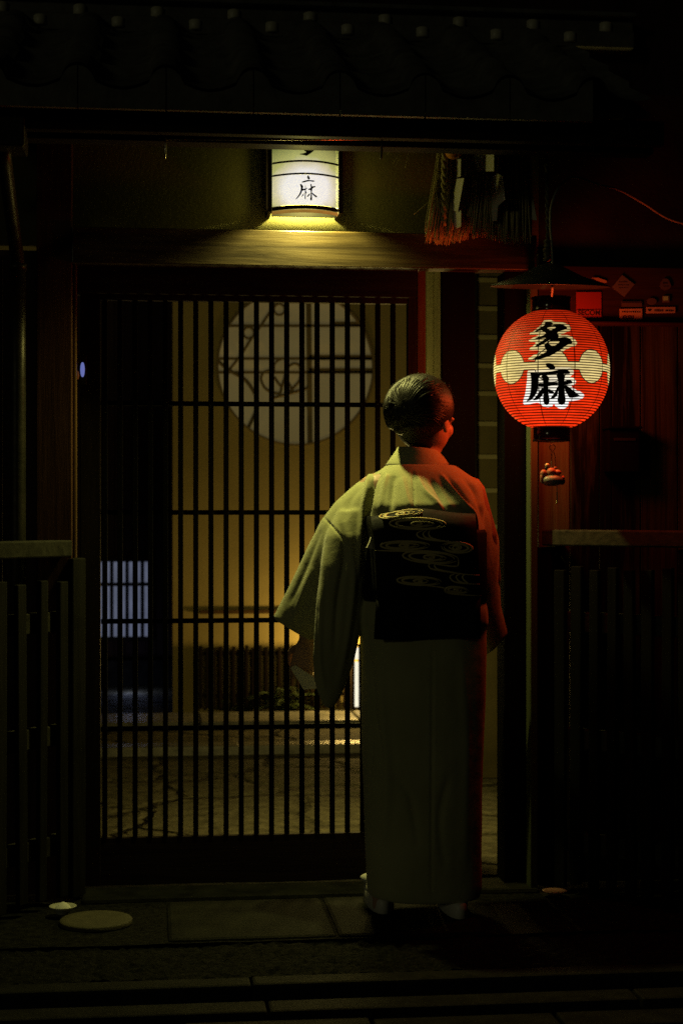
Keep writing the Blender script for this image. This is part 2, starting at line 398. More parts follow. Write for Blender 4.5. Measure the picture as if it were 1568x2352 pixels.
mb = MB(); mb.box(wx(186,5.05), wx(1240,5.05), 5.052, 5.22, -.05, .006); struct(mb.build('threshold_stone', M['stone'], bevel=.012))

# ================================================================== TOWNHOUSE
house = thing('townhouse', 'dark wooden Kyoto townhouse front with tiled eave, ochre plaster and lattice entrance', 'house', (wx(700,5.16), 5.16, 0))
FY = 5.16
def hbox(name, q0, q1, z0, z1, y0, y1, mat, bevel=.003, parent=None):
    """house member: x range read from the photo at its own front plane"""
    return MB().box(wx(q0, y0), wx(q1, y0), y0, y1, z0, z1).build(name, mat, parent or house, bevel)
zl = lambda q, Y=FY: wz(q, Y, 700)
# plaster band above the lintel, left field and right field
mb = MB(); mb.box(wx(-260,FY), wx(1236,FY), FY, FY+.1, zl(575), 2.5)
mb.build('plaster_wall', M['plaster'], house)
MB().box(wx(1237,FY), wx(1790,FY), FY, FY+.1, zl(640), 2.5).build('clay_wall', M['clay_wall'], house)
hbox('lintel', 166, 1232, zl(612,5.09), zl(530,5.09), 5.09, 5.158, M['wood_x'])
hbox('door_header', 168, 956, zl(680,5.19), zl(614,5.19), 5.19, 5.27, M['black_x'])
# posts
hbox('post', 84, 166, .0, 2.48, 5.10, 5.158, M['wood_z'])
hbox('door_header', 1091, 1156, zl(613,5.2)-.003, zl(613,5.2)+.06, 5.2, 5.27, M['black_x'])
hbox('post', 1157, 1216, .007, zl(613,5.1), 5.13, 5.24, M['near_black'])
hbox('post', 1014, 1090, .007, zl(614,5.2), 5.20, 5.225, M['near_black'])
hbox('door_jamb', 168, 176, .007, zl(614,5.14), 5.13, 5.19, M['jamb'])
hbox('door_jamb', 957.5, 977, .007, zl(614,5.22), 5.222, 5.25, M['jamb'])
hbox('door_jamb', 1217, 1234, .0, zl(613,5.09), 5.06, 5.118, M['pale_wood'])
mb = MB()
def pj(q, Y): p = at(q, 1176, Y); return (p.x, p.y)
for qa, Ya, qb, Yb in ((1010.5, 5.226, 996, 5.44), (994.5, 5.46, 979, 5.7)):
    A_, B_ = pj(qa, Ya), pj(qb, Yb)
    mb.loft([[Vector((A_[0],A_[1],.004)), Vector((B_[0],B_[1],.004)), Vector((B_[0]+.05,B_[1],.004)), Vector((A_[0]+.05,A_[1],.004))],
             [Vector((A_[0],A_[1],2.3)), Vector((B_[0],B_[1],2.3)), Vector((B_[0]+.05,B_[1],2.3)), Vector((A_[0]+.05,A_[1],2.3))]], True, False)
mb.build('jamb_plaster', M['cream_plaster'], house)
# left boarding below the plaster
mb = MB()
for i in range(9):
    a = -260+i*38; mb.box(wx(a,5.15), wx(a+(36 if i < 8 else 50),5.161), 5.161, 5.20, 0, zl(598))
mb.build('left_boarding', M['board_dark'], house, .002)
# right side: header beam, cedar boards
hbox('wall_beam', 1236, 1790, zl(728,5.11)-.0, zl(600,5.11), 5.11, 5.158, M['wood_dark'])
hbox('wall_ledge', 1236, 1790, zl(736,5.09), zl(729,5.09), 5.085, 5.158, M['wood_dark'])
edges = [1236, 1308, 1376, 1404, 1470, 1556, 1640, 1720, 1790]
for a, b in zip(edges[:-1], edges[1:]):
    yo = 5.135+random.uniform(0, .006)
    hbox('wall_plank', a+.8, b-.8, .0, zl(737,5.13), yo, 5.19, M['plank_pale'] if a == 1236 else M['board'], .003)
# back side of the front room so no light leaks round the facade
mb = MB(); mb.box(wx(-900,5.27), wx(-262,5.27), 5.2, 5.3, 0, 4.6); mb.box(wx(-260,5.5), wx(1790,5.5), 5.56, 5.66, 2.5, 4.6); mb.box(wx(1790,5.2), wx(2600,5.2), 5.2, 5.3, 0, 4.6)
mb.build('upper_wall', M['board_dark'], house)
# ------- eave roof
EY, TY = 4.57, 5.47
EZ, TZ = 2.335, 2.755
rx0, rx1 = wx(-260, 4.6), wx(1400, 5.0)
P = .2385
off = at(378, 120, 5.2).x
roof = MB().add([(rx0,EY+.02,EZ-.05),(rx1,EY+.02,EZ-.05),(rx1,TY+.08,TZ-.03),(rx0,TY+.08,TZ-.03),(rx0,EY+.02,EZ-.035),(rx1,EY+.02,EZ-.035),(rx1,TY+.08,TZ-.015),(rx0,TY+.08,TZ-.015)],
    [(0,3,2,1),(4,5,6,7),(0,1,5,4),(1,2,6,5),(2,3,7,6),(3,0,4,7)]).build('eave_roof', M['black_x'], house)
def roof_z(x, t, course):
    ph = ((x-off)/P) % 1.0
    d = min(ph, 1-ph)*P
    r = .043
    roll = math.sqrt(max(0, 1-(d/r)**2))*.042 if d < r else 0
    pan = -.022*math.sin(math.pi*min(1, max(0, (min(ph, 1-ph)*P-r)/(P/2-r)))/2)
    return roll+pan
NC = 4
mb = MB(); n_x = int((rx1-rx0)/.008)
verts = []; faces = []
rows = []
for c in range(NC):
    rows += [(c/NC, .016), ((c+.999)/NC, .0)]
for t, lift in rows:
    for i in range(n_x+1):
        x = rx0+(rx1-rx0)*i/n_x
        tile_i = math.floor((x-off)/P+.5)
        wob = .004*noise.noise(Vector((tile_i*3.1, t*9, 1)))
        verts.append((x, EY+(TY-EY)*t, EZ+(TZ-EZ)*t+roof_z(x, t, 0)+lift+wob))
W = n_x+1
for j in range(len(rows)-1):
    for i in range(n_x): faces.append((j*W+i, j*W+i+1, (j+1)*W+i+1, (j+1)*W+i))
mb.add(verts, faces, True); mb.build('roof_tiles', M['tile'], roof, fix=False)
# eave end plates hanging under the front edge of every tile
k0 = math.ceil((rx0-off)/P); k1 = math.floor((rx1-off)/P)
for k in range(k0, k1):
    xa, xb = off+k*P+.002, off+(k+1)*P-.002
    top = [Vector((xa+(xb-xa)*i/20, EY-.004, EZ+roof_z(xa+(xb-xa)*i/20, 0, 0)+.006)) for i in range(21)]
    zb = wz(264, EY, 784)
    poly = top+[Vector((xb, EY-.004, zb)), Vector((xa, EY-.004, zb))]
    MB().prism(poly, (0, .018, 0)).build('eave_tile', M['tile'], roof)
# ridge: two courses with round tile ends
zr = lambda q: wz(q, 5.50, 700)
ridge = MB()
ridge.box(rx0, wx(1450,5.5), 5.47, 5.56, zr(92), zr(54)); ridge.box(rx0, wx(1450,5.5), 5.485, 5.56, zr(53), zr(24)); ridge.box(rx0, wx(1452,5.5), 5.45, 5.56, zr(23), zr(12))
rdg = ridge.build('roof_ridge', M['tile'], roof, .004)
for k in range(-3, 9):
    for row, q0, qa, qb in ((0, 362, 30, 56), (1, 272, 58, 83)):
        x = at(q0, 50, 5.48).x+k*.2505
        if x < rx0+.05 or x > wx(1440,5.5): continue
        yf = 5.478 if row else 5.49
        MB().lathe([(.0195, zr(qb)), (.0225, zr(qb)+.004), (.0225, zr(qa)-.006), (.017, zr(qa)-.001)], (x, yf, 0), 20).build('round_tile_end', M['glazed'], roof)
# fascia, soffit, front beam
mb = MB(); mb.box(rx0, wx(1520,4.66), 4.64, 4.68, wz(314,4.64), wz(258,4.64)); mb.build('fascia', M['black_x'], house, .003)
for k in range(11):
    x = rx0+.1+k*.33
    MB().bar((x, 4.685, EZ-.03), (x, 5.155, EZ+.19), .04, .045).build('rafter', M['black_x'], house, .002)
hbox('eave_beam', -260, 1500, wz(335,4.72,784), wz(321,4.72,784)+.004, 4.72, 4.79, M['black_x'])
# downpipe on the left
pipe = MB()
pc = at(41, 700, 5.07); 
pipe.tube([at(42, 610, 5.07), at(42, 900, 5.07), at(42, 1240, 5.07), at(42,1700,5.07)], .0235, 20)
pp = pipe.build('downpipe', M['metal'], house)
MB().tube(spline([at(8, 345, 4.72), at(12, 372, 4.74), at(24, 470, 4.9), at(40, 590, 5.06), at(42, 612, 5.07)], 6), .0205, 18).build('pipe_elbow', M['metal'], house)
MB().box(wx(-30,4.7), wx(62,4.7), 4.62, 4.76, wz(368,4.7), wz(300,4.7)).build('rain_hopper', M['metal'], house, .006)
MB().tube([at(42, 606, 5.07), at(42, 622, 5.07)], .027, 20).build('pipe_collar', M['metal'], house)
# ------- sliding lattice door
DY = 5.215
door = MB()
zt, zk, zb = zl(680,DY), zl(1916,DY), .009
x_l, x_r = wx(185,DY), wx(956,DY)
door.box(x_l, wx(231,DY), DY, DY+.035, zb, zt)
door.box(wx(936,DY), x_r, DY, DY+.035, zb, zt)
door.box(wx(231.5,DY), wx(935.5,DY), DY+.002, DY+.033, zt-.02, zt-.001)
dr = door.build('sliding_door', M['black_z'], house, .002)
for k in range(20):
    qx = .98*(246.0+35.55*k)
    x = wx(qx, DY)
    if x > wx(934, DY): continue
    MB().box(x-.0079, x+.0079, DY+.004, DY+.02, zk+.001, zt-.021).build('lattice_slat', M['near_black'], dr, .0015)
for q in (927, 1177, 1426, 1672):
    z = wz(q, DY, 580)
    MB().box(wx(232,DY), wx(935,DY), DY+.021, DY+.033, z-.0075, z+.0075).build('lattice_rail', M['near_black'], dr, .0015)
MB().box(wx(231.5,DY), wx(935.5,DY), DY+.006, DY+.026, zb, zk).build('kick_board', M['black_x'], dr, .002)
# dark panel of the second leaf right of the middle post is open; inner side wall seen through the gap
inner = MB()
inner.box(wx(1060,7.2), wx(1260,7.2), 7.2, 7.3, 0, 2.9)
iw = tag(inner.build('passage_wall', M['dim_plaster']), 'narrow ochre plaster wall with horizontal rungs glimpsed inside right of the woman', 'wall')
for q in (640, 706, 772, 838, 902, 972, 1048, 1126, 1210, 1290, 1366):
    z = wz(q, 7.16, 1120)
    MB().box(wx(1088,7.16), wx(1150,7.16), 7.194, 7.199, z-.010, z+.010).build('wall_rung', M['light_wood'], iw, .002)
MB().box(wx(1084,7.16), wx(1096,7.16), 7.17, 7.199, 0, 2.8).build('wall_upright', M['black_z'], iw, .002)

# ================================================================== COURTYARD BEHIND THE LATTICE
CY = 9.7
struct(MB().add([(-6,5.3,-.004),(7,5.3,-.004),(7,14,-.004),(-6,14,-.004)], [(0,1,2,3)]).build('courtyard_ground', M['flag']))
# stepping stones / kerbs crossing the court
mb = MB()
for q0, q1, yy0, yy1 in ((150, 900, 9.0, 9.42), (200, 900, 8.05, 8.2)):
    x = wx(q0, yy0)
    while x < wx(q1, yy0):
        w = random.uniform(.7, 1.1); mb.box(x+.006, x+w-.006, yy0, yy1, -.02, .04); x += w
mb_o = mb.build('courtyard_path', M['path_stone'], bevel=.01); struct(mb_o)
def zc(q, Y=CY, qx=680): return wz(q, Y, qx)
cw = thing('courtyard_wall', 'ochre plaster wall across the courtyard pierced by a large round paper window', 'wall', (wx(680,CY), CY, 0))
cc = at(680, 842, CY); rad = 183/F*CY*1.0
# wall with a true round hole
wl, wr_, wt = wx(397,CY), wx(1330,CY), 2.9
mb = MB(); n = 72
circ = [Vector((cc.x+rad*math.cos(6.28318*k/n), CY, cc.z+rad*math.sin(6.28318*k/n))) for k in range(n)]
def box_pt(a):
    d = Vector((math.cos(a), 0, math.sin(a)))
    ts = []
    if d.x > 1e-6: ts.append((wr_-cc.x)/d.x)
    if d.x < -1e-6: ts.append((wl-cc.x)/d.x)
    if d.z > 1e-6: ts.append((wt-cc.z)/d.z)
    if d.z < -1e-6: ts.append((0-cc.z)/d.z)
    t = min(ts); return Vector((cc.x+d.x*t, CY, cc.z+d.z*t))
angs = [6.28318*k/n for k in range(n)]
corners = [math.atan2(b-cc.z, a-cc.x) % 6.28318 for a in (wl, wr_) for b in (0, wt)]
angs = sorted(angs+corners)
inn = [Vector((cc.x+rad*math.cos(a), CY, cc.z+rad*math.sin(a))) for a in angs]; out = [box_pt(a) for a in angs]
m_ = len(angs)
mb.add(inn+out+[p+Vector((0,.12,0)) for p in inn]+[p+Vector((0,.12,0)) for p in out],
       [(i, (i+1) % m_, m_+(i+1) % m_, m_+i) for i in range(m_)]+[(2*m_+i, 3*m_+i, 3*m_+(i+1) % m_, 2*m_+(i+1) % m_) for i in range(m_)]
       +[(i, 2*m_+i, 2*m_+(i+1) % m_, (i+1) % m_) for i in range(m_)]+[(m_+i, m_+(i+1) % m_, 3*m_+(i+1) % m_, 3*m_+i) for i in range(m_)])
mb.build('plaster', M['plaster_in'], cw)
def mat_glow(name, c, s, var=.3, sc=3):
    m, nt, ns, L, b = nodes(name)
    tc = N(ns, 'ShaderNodeTexCoord'); n_ = N(ns, 'ShaderNodeTexNoise', Scale=sc, Detail=5); L.new(tc.outputs['Object'], n_.inputs['Vector'])
    mr = N(ns, 'ShaderNodeMapRange'); mr.inputs[3].default_value = s*(1-var); mr.inputs[4].default_value = s*(1+var); L.new(n_.outputs['Fac'], mr.inputs[0])
    b.inputs['Base Color'].default_value = (c[0]*.5, c[1]*.5, c[2]*.5, 1); b.inputs['Roughness'].default_value = .9
    b.inputs['Emission Color'].default_value = (*c, 1); L.new(mr.outputs[0], b.inputs['Emission Strength'])
    return m
M['shoji'] = mat_glow('backlit shoji paper', (1,.8,.33), .056, .3, 3)
M['blue_pane'] = mat_glow('cold lit pane', (.6,.68,1.0), .13, .5, 7)
ring = MB(); ring.loft([[Vector((cc.x+(rad-.0)*math.cos(a), CY-.012, cc.z+rad*math.sin(a))), Vector((cc.x+(rad-.012)*math.cos(a), CY-.012, cc.z+(rad-.012)*math.sin(a))), Vector((cc.x+(rad-.012)*math.cos(a), CY+.05, cc.z+(rad-.012)*math.sin(a))), Vector((cc.x+rad*math.cos(a), CY+.05, cc.z+rad*math.sin(a)))] for a in [6.28318*k/64 for k in range(65)]], False, False)
rw = ring.build('round_window', M['motif'], cw)
MB().add([cc+Vector((rad*1.02*math.cos(a), .075, rad*1.02*math.sin(a))) for a in angs], [tuple(range(m_))]).build('window_paper', M['shoji'], rw)
def C(px, py): # reading of the 480,670 close-up (scale 3.564)
    return at((480+px/3.564)*.98, (670+py/3.564)*.98, CY+.03)
mot = MB()
def stroke(pts, w, n=8): mot.tube(spline([C(*p) for p in pts], n), w, 6)
for y_, x0_, x1_, w_ in ((333,190,1400,.008), (607,105,1430,.008), (722,105,1430,.008), (318,1080,1400,.014), (598,870,1430,.015), (708,870,1430,.015)):
    mot.bar(C(x0_, y_), C(x1_, y_), .012, w_*2)
mot.bar(C(866, 60), C(878, 1320), .012, .03); mot.bar(C(1238, 200), C(1238, 920), .012, .026)
stroke([(690,20),(610,120),(540,225),(455,350),(390,440),(300,580),(205,700)], .0085)
stroke([(100,620),(205,705),(330,780),(400,870),(440,960),(430,1040),(360,1190)], .011)
for cx_, cy_, r_ in ((622,197,46), (366,392,46)):
    mot.tube([C(cx_+r_*math.cos(a), cy_+r_*math.sin(a)) for a in [6.2832*k/20 for k in range(21)]], .0075, 6)
stroke([(545,705),(490,725),(470,780),(500,850),(560,890),(640,900)], .0085)
stroke([(580,760),(610,810),(640,850),(620,920)], .0085)
stroke([(580,735),(580,660),(620,620),(690,600)], .007); stroke([(690,680),(740,650),(790,665),(800,720),(790,790),(740,850),(700,890)], .0085)
stroke([(680,720),(660,790),(640,850)], .0085); stroke([(690,800),(720,850),(740,890)], .0085)
stroke([(560,940),(650,915),(760,885),(870,850)], .0095)
mot.build('window_motif', M['motif'], rw)
# bamboo skirting screen at the foot of the wall
sk = thing('bamboo_screen', 'low screen of thin upright bamboo slats along the foot of the courtyard wall', 'screen', (wx(640,9.62), 9.62, 0))
zt_ = zc(1484, 9.6)
for q in range(462, 822, 15):
    x = wx(q, 9.6); MB().box(x-.0095, x+.0095, 9.59, 9.62, .04, zt_+random.uniform(-.008, .008)).build('bamboo_slat', M['black_z'], sk, .002)
MB().box(wx(456,9.6), wx(826,9.6), 9.621, 9.64, zt_-.05, zt_-.03).build('screen_rail', M['black_x'], sk)
MB().box(wx(456,9.6), wx(826,9.6), 9.621, 9.64, .1, .12).build('screen_rail', M['black_x'], sk)
# horizontal ledge on the wall above the screen
MB().box(wx(460,CY), wx(690,CY), CY-.03, CY-.002, zc(1408), zc(1400)).build('wall_ledge', M['jamb'], cw)
# floor lamp behind the sleeve
LY = 9.42
lc = at(818, 1550, LY)
M['andon_white'] = mat_glow('lamp paper glow', (1,.93,.72), 1.0, .1, 6)
fl = thing('floor_lamp', 'small white paper floor lamp glowing on the courtyard path beside the sleeve', 'lamp', (lc.x, LY, .04))
z0_, z1_ = .05, wz(1488, LY, 815)
hw = .017
for sx in (-1, 1):
    for sy in (-1, 1): MB().box(lc.x+sx*hw-.005, lc.x+sx*hw+.005, LY+sy*hw-.005, LY+sy*hw+.005, .04, z1_+.01).build('lamp_post', M['black_z'], fl)
MB().box(lc.x-hw+.006, lc.x+hw-.006, LY-hw+.004, LY+hw-.004, z0_+.01, z1_-.08).build('lamp_shade', M['andon_white'], fl)
MB().box(lc.x-hw+.006, lc.x+hw-.006, LY-hw+.004, LY+hw-.004, z1_-.065, z1_).build('lamp_shade', M['andon_white'], fl)
MB().box(lc.x-hw-.006, lc.x+hw+.006, LY-hw-.006, LY+hw+.006, z1_+.011, z1_+.02).build('lamp_cap', M['black_x'], fl)
# low plants at the foot of the screen
def plant(qx, qy, w, h, n, label, seed):
    rnd = random.Random(seed); g = gnd(qx, qy)
    root = thing('fern', label, 'plant', g, 'low plants in the courtyard')
    mb = MB(); st = MB()
    for i in range(n):
        a = rnd.uniform(0, 6.28); l = rnd.uniform(.5, 1)*w; e = rnd.uniform(.3, 1)*h
        p0 = Vector((g.x, g.y, 0)); p1 = p0+Vector((math.cos(a)*l*.5, math.sin(a)*l*.4, e)); p2 = p0+Vector((math.cos(a)*l, math.sin(a)*l*.7, e*.75))
        pts = spline([p0, p1, p2], 6)
        st.tube(pts, .002, 4)
        for j, p in enumerate(pts[2:]):
            for s_ in (-1, 1):
                d = Vector((-math.sin(a)*s_, math.cos(a)*s_, -.2)); L_ = .05*(1-j/14)
                f = Vector((math.cos(a), math.sin(a), 0))*.012
                mb.add([p, p+d*L_*.5+f, p+d*L_, p+d*L_*.5-f], [(0,1,2,3)])
    mb.build('leaves', M['leaf'], root, fix=False); st.build('stems', M['leaf'], root)
plant(655, 1640, .26, .17, 26, 'dark feathery fern at the right end of the bamboo screen', 3)
plant(560, 1638, .22, .12, 22, 'dark low fern in front of the middle of the bamboo screen', 4)
plant(760, 1632, .2, .13, 20, 'dark low fern between bamboo screen and floor lamp', 5)
# dark inner building with the cold window
IY = 11.4
ib = thing('inner_building', 'dark boarded building behind the left of the lattice with one cold lit window', 'building', (wx(300,IY), IY, 0))
mb = MB(); 
for i in range(14):
    a = 120+i*24; mb.box(wx(a,IY), wx(a+23,IY), IY, IY+.1, .18, 3.0)
mb.build('board_wall', M['board_dark'], ib, .004)
MB().box(wx(100,IY), wx(470,IY), IY-.1, IY+.1, 0, .17).build('base_stone', M['stone_dark'], ib)
wn = MB(); a0, a1, b0, b1 = wx(222,IY), wx(345,IY), wz(1462,IY,290), wz(1290,IY,290)
wn.box(a0-.03, a1+.03, IY-.03, IY-.002, b1, b1+.03); wn.box(a0-.03, a1+.03, IY-.03, IY-.002, b0-.03, b0); wn.box(a0-.03, a0, IY-.03, IY-.002, b0, b1); wn.box(a1, a1+.03, IY-.03, IY-.002, b0, b1)
wf = wn.build('window', M['black_x'], ib)
MB().box(a0, a1, IY-.012, IY-.003, b0, b1).build('window_pane', M['blue_pane'], wf)
mb = MB()
for i in range(1, 7): x = a0+(a1-a0)*i/7; mb.box(x-.012, x+.012, IY-.028, IY-.013, b0, b1)
z = b0+(b1-b0)*.7; mb.box(a0, a1, IY-.03, IY-.029, z-.012, z+.012)
mb.build('window_bars', M['black_x'], wf)
# side and back of the passage
mb = MB(); mb.box(-3.6, -3.5, 5.4, 13, 0, 3.2); mb.box(-3.6, 6.9, 13.0, 13.1, 0, 3.2); mb.box(wx(1335,CY), 6.9, CY, CY+.1, 0, 3.2)
tag(mb.build('boundary_wall', M['board_dark']), 'dark boarded boundary wall enclosing the back of the courtyard', 'wall')

# ================================================================== WALL LANTERN (andon sign)
AY = 4.99
xa, xb = wx(628, AY), wx(781, AY)
z_bot, z_top = wz(482, AY, 705), wz(345, AY, 705)+.19
al = thing('wall_lantern', 'glowing white paper wall lantern with black brushed writing above the lattice door', 'lantern', ((xa+xb)/2, 5.12, z_bot))
sag = .05
def front(x):
    u = (x-(xa+xb)/2)/((xb-xa)/2); return AY+sag*u*u
def arc(z, dy=0, n=16): return [Vector((xa+(xb-xa)*i/n, front(xa+(xb-xa)*i/n)+dy, z)) for i in range(n+1)]
def mat_andon():
    m, nt, ns, L, b = nodes('lit lantern paper')
    out = ns['Material Output']
    tc = N(ns, 'ShaderNodeTexCoord')
    # glow falls off with distance from the bulb behind the paper
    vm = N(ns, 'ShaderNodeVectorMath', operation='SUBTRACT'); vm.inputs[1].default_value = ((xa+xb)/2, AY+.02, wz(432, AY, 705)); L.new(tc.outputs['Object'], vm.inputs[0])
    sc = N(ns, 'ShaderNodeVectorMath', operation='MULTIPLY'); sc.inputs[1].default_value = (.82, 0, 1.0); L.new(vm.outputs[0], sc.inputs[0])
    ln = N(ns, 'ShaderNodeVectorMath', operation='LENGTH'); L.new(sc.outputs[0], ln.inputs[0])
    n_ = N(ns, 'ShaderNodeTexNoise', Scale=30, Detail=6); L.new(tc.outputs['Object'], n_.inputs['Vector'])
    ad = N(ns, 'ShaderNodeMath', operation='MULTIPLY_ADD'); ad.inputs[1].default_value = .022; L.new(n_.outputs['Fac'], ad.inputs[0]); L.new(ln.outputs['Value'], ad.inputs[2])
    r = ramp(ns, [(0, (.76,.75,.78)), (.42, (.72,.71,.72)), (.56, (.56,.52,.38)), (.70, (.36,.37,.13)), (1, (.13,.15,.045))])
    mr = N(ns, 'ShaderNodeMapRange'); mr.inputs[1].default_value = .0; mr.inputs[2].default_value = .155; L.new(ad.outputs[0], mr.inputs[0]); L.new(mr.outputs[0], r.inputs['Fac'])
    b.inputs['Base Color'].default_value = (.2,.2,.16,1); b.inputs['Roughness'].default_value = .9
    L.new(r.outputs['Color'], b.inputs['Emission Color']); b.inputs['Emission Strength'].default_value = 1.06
    tr = N(ns, 'ShaderNodeBsdfTransparent'); tr.inputs[0].default_value = (1,.95,.6,1)
    ms = N(ns, 'ShaderNodeMixShader'); ms.inputs[0].default_value = .02
    L.new(b.outputs[0], ms.inputs[1]); L.new(tr.outputs[0], ms.inputs[2]); L.new(ms.outputs[0], out.inputs['Surface'])
    return m
M['andon'] = mat_andon()
M['andon_rim_glow'] = mat_glow('painted lantern rim glow', (1,.55,.1), .22, .4, 30)  # bulb light on the bottom ring, put in as emission
pz0, pz1 = wz(470, AY, 705), z_top-.01
pp_ = MB(); pp_.loft([arc(pz0), arc(pz0+(pz1-pz0)*.5), arc(pz1)], False, True, False)
for xs in (xa, xb):
    pp_.add([(xs, AY+sag, pz0), (xs, 5.118, pz0), (xs, 5.118, pz1), (xs, AY+sag, pz1)], [(0,1,2,3)])
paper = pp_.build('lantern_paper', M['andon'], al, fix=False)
fr = MB()
for xs, sgn in ((xa, -1), (xb, 1)):
    fr.box(xs+sgn*.001, xs+sgn*.013, AY+sag-.008, AY+sag+.008, z_bot, z_top)
    fr.box(xs+sgn*.001, xs+sgn*.013, 5.118, 5.158, z_bot, z_top)
    fr.box(xs+sgn*.001, xs+sgn*.011, AY+sag+.009, 5.117, z_bot, z_bot+.012)
    fr.box(xs+sgn*.001, xs+sgn*.011, AY+sag+.009, 5.117, z_top-.012, z_top)
fr.box(xa, xb, AY+sag, 5.12, z_top, z_top+.012)
MB().box(xa+.002, xb-.002, 5.098, 5.106, z_bot-.002, z_bot+.03).build('lantern_shade_bar', M['near_black'], al)  # rear bar added to shade the wall strip under the lantern
fr.build('lantern_frame', M['black_x'], al)
def band(z, h, nm='lantern_band'):
    r = []
    for zz, dy in ((z-h/2, -.004), (z+h/2, -.004), (z+h/2, .003), (z-h/2, .003)): r.append(arc(zz, dy))
    n_ = len(r[0]); MB().loft([[r[j][i] for j in range(4)] for i in range(n_)], True, False).build(nm, M['black_x'], al)
for q, h in ((369, .0052), (398, .0048), (474, .0105)): band(wz(q+4, AY+.02, 705)+.0, h)
rim = MB(); rim.loft([arc(z_bot-.006, .012), arc(z_bot+.004, .012)], False, True, False); rim.build('lantern_rim', M['andon_rim_glow'], al, fix=False)
def A2(p, i=0): # reading of the 640,330 close-up (scale 9.8) laid onto the curved paper
    qx, qy = (640+p[0]/9.8)*.98, (330+p[1]/9.8)*.98
    q = at(qx, qy, AY); q = at(qx, qy, front(q.x)-.0012); return q
andon_strokes = [
 [(795,780),(840,840),(845,875),(820,895),(790,870),(778,840)],
 [(655,945),(690,925),(800,895),(860,905),(965,915),(930,945),(830,925),(690,960),(660,960)],
 [(610,1000),(640,985),(690,1040),(690,1065),(670,1100),(740,1100),(800,1070),(750,1130),(665,1145),(650,1200),(600,1280),(510,1360),(520,1330),(590,1240),(630,1150),(640,1070)],
 [(735,995),(750,1050),(745,1130),(775,1210),(745,1210),(750,1350),(725,1340),(728,1200),(735,1100)],
 [(720,1190),(690,1260),(640,1300),(680,1230)],
 [(850,1000),(880,985),(890,1050),(930,1040),(975,1040),(970,1065),(900,1090),(890,1180),(895,1340),(885,1380),(845,1350),(860,1280),(865,1130),(810,1130),(805,1105),(870,1080)],
 [(860,1200),(830,1260),(790,1290),(765,1285),(820,1220)],
 [(895,1190),(950,1230),(1020,1280),(990,1305),(930,1260),(890,1215)],
 [(1030,40),(1000,135),(970,190),(900,260),(770,350),(720,330),(580,305),(700,285),(770,260),(710,225),(705,190),(740,160),(790,180),(825,215),(880,160),(920,130),(840,60),(700,80),(690,40),(860,0)],
 [(355,120),(400,150),(425,180),(440,95),(560,-60),(600,-40),(455,100),(430,205),(400,180)],
 [(640,-250),(700,-270),(760,-190),(900,-220),(960,-180),(860,-60),(700,40),(560,60),(700,-40),(780,-120),(660,-130),(560,-50),(520,-60),(600,-160)]]
def lay(strokes, fn, name, mat, parent, maxlen, sm=1):
    mb = MB()
    for si, s_ in enumerate(strokes):
        v, f = subdivided_patch(smooth_poly(s_, sm), maxlen)
        P3 = [fn(p, si) for p in v]
        g = []
        for t in f:
            a, b_, c = (P3[i] for i in t)
            g.append(t if (b_-a).cross(c-a).y < 0 else t[::-1])
        mb.add(P3, g)
    return mb.build(name, mat, parent, fix=False)
lay(andon_strokes[:8], A2, 'kanji', M['ink'], al, 60); lay(andon_strokes[8:], A2, 'kanji', M['ink'], al, 60)

# curtain rod with two hooks under the eave
cr = thing('curtain_rod', 'thin bare steel rod with a bent hook at each end under the eave beam', 'rod', at(630, 319, 4.70))
MB().tube([at(382, 321, 4.70), at(876, 321, 4.70)], .0022, 10).build('rod', M['steel'], cr)
for q in (381, 877):
    MB().tube(spline([at(q-1, 318, 4.70), at(q, 330, 4.695), at(q-1, 350, 4.695), at(q-2, 364, 4.70)], 5), .0028, 8, True, True).build('hook', M['steel'] if q < 500 else M['iron'], cr)

# ================================================================== STRAW NEW-YEAR ORNAMENT
SYc = 5.045
so = thing('straw_ornament', 'new year straw fringe hung under the eave with orange and white paper strips', 'ornament', at(1098, 345, SYc))
def S9(p, Y=SYc): # reading of the 900,320 close-up (scale 2.24)
    return at((900+p[0]/2.24)*.98, (320+p[1]/2.24)*.98, Y)
rnd = random.Random(5)
fr_ = MB()
for i in range(820):
    t = rnd.random()
    top = Vector((285+t*470+rnd.uniform(-8, 8), 40)); 
    bx_ = 215+t*545+rnd.uniform(-14, 14)
    if t < .12: bx_ = 210+rnd.uniform(0, 90)
    ln = rnd.uniform(.86, 1.03)
    by = 40+(500+20*math.sin(t*9))*ln
    dy = rnd.uniform(-.05, .022)
    mid = (top.x*.62+bx_*.38+rnd.uniform(-12, 12), 40+(by-40)*.45)
    pts = spline([S9((top.x, top.y), SYc+dy*.4), S9(mid, SYc+dy), S9((bx_, by), SYc+dy*1.25)], 4)
    fr_.tube(pts, [.0024]*(len(pts)-1)+[.0011], 4)
fr_.build('straw_fringe', M['straw'], so)
MB().tube([S9((270, 36)), S9((520, 30)), S9((770, 38))], .022, 12, True, True).build('straw_rope', M['straw'], so)
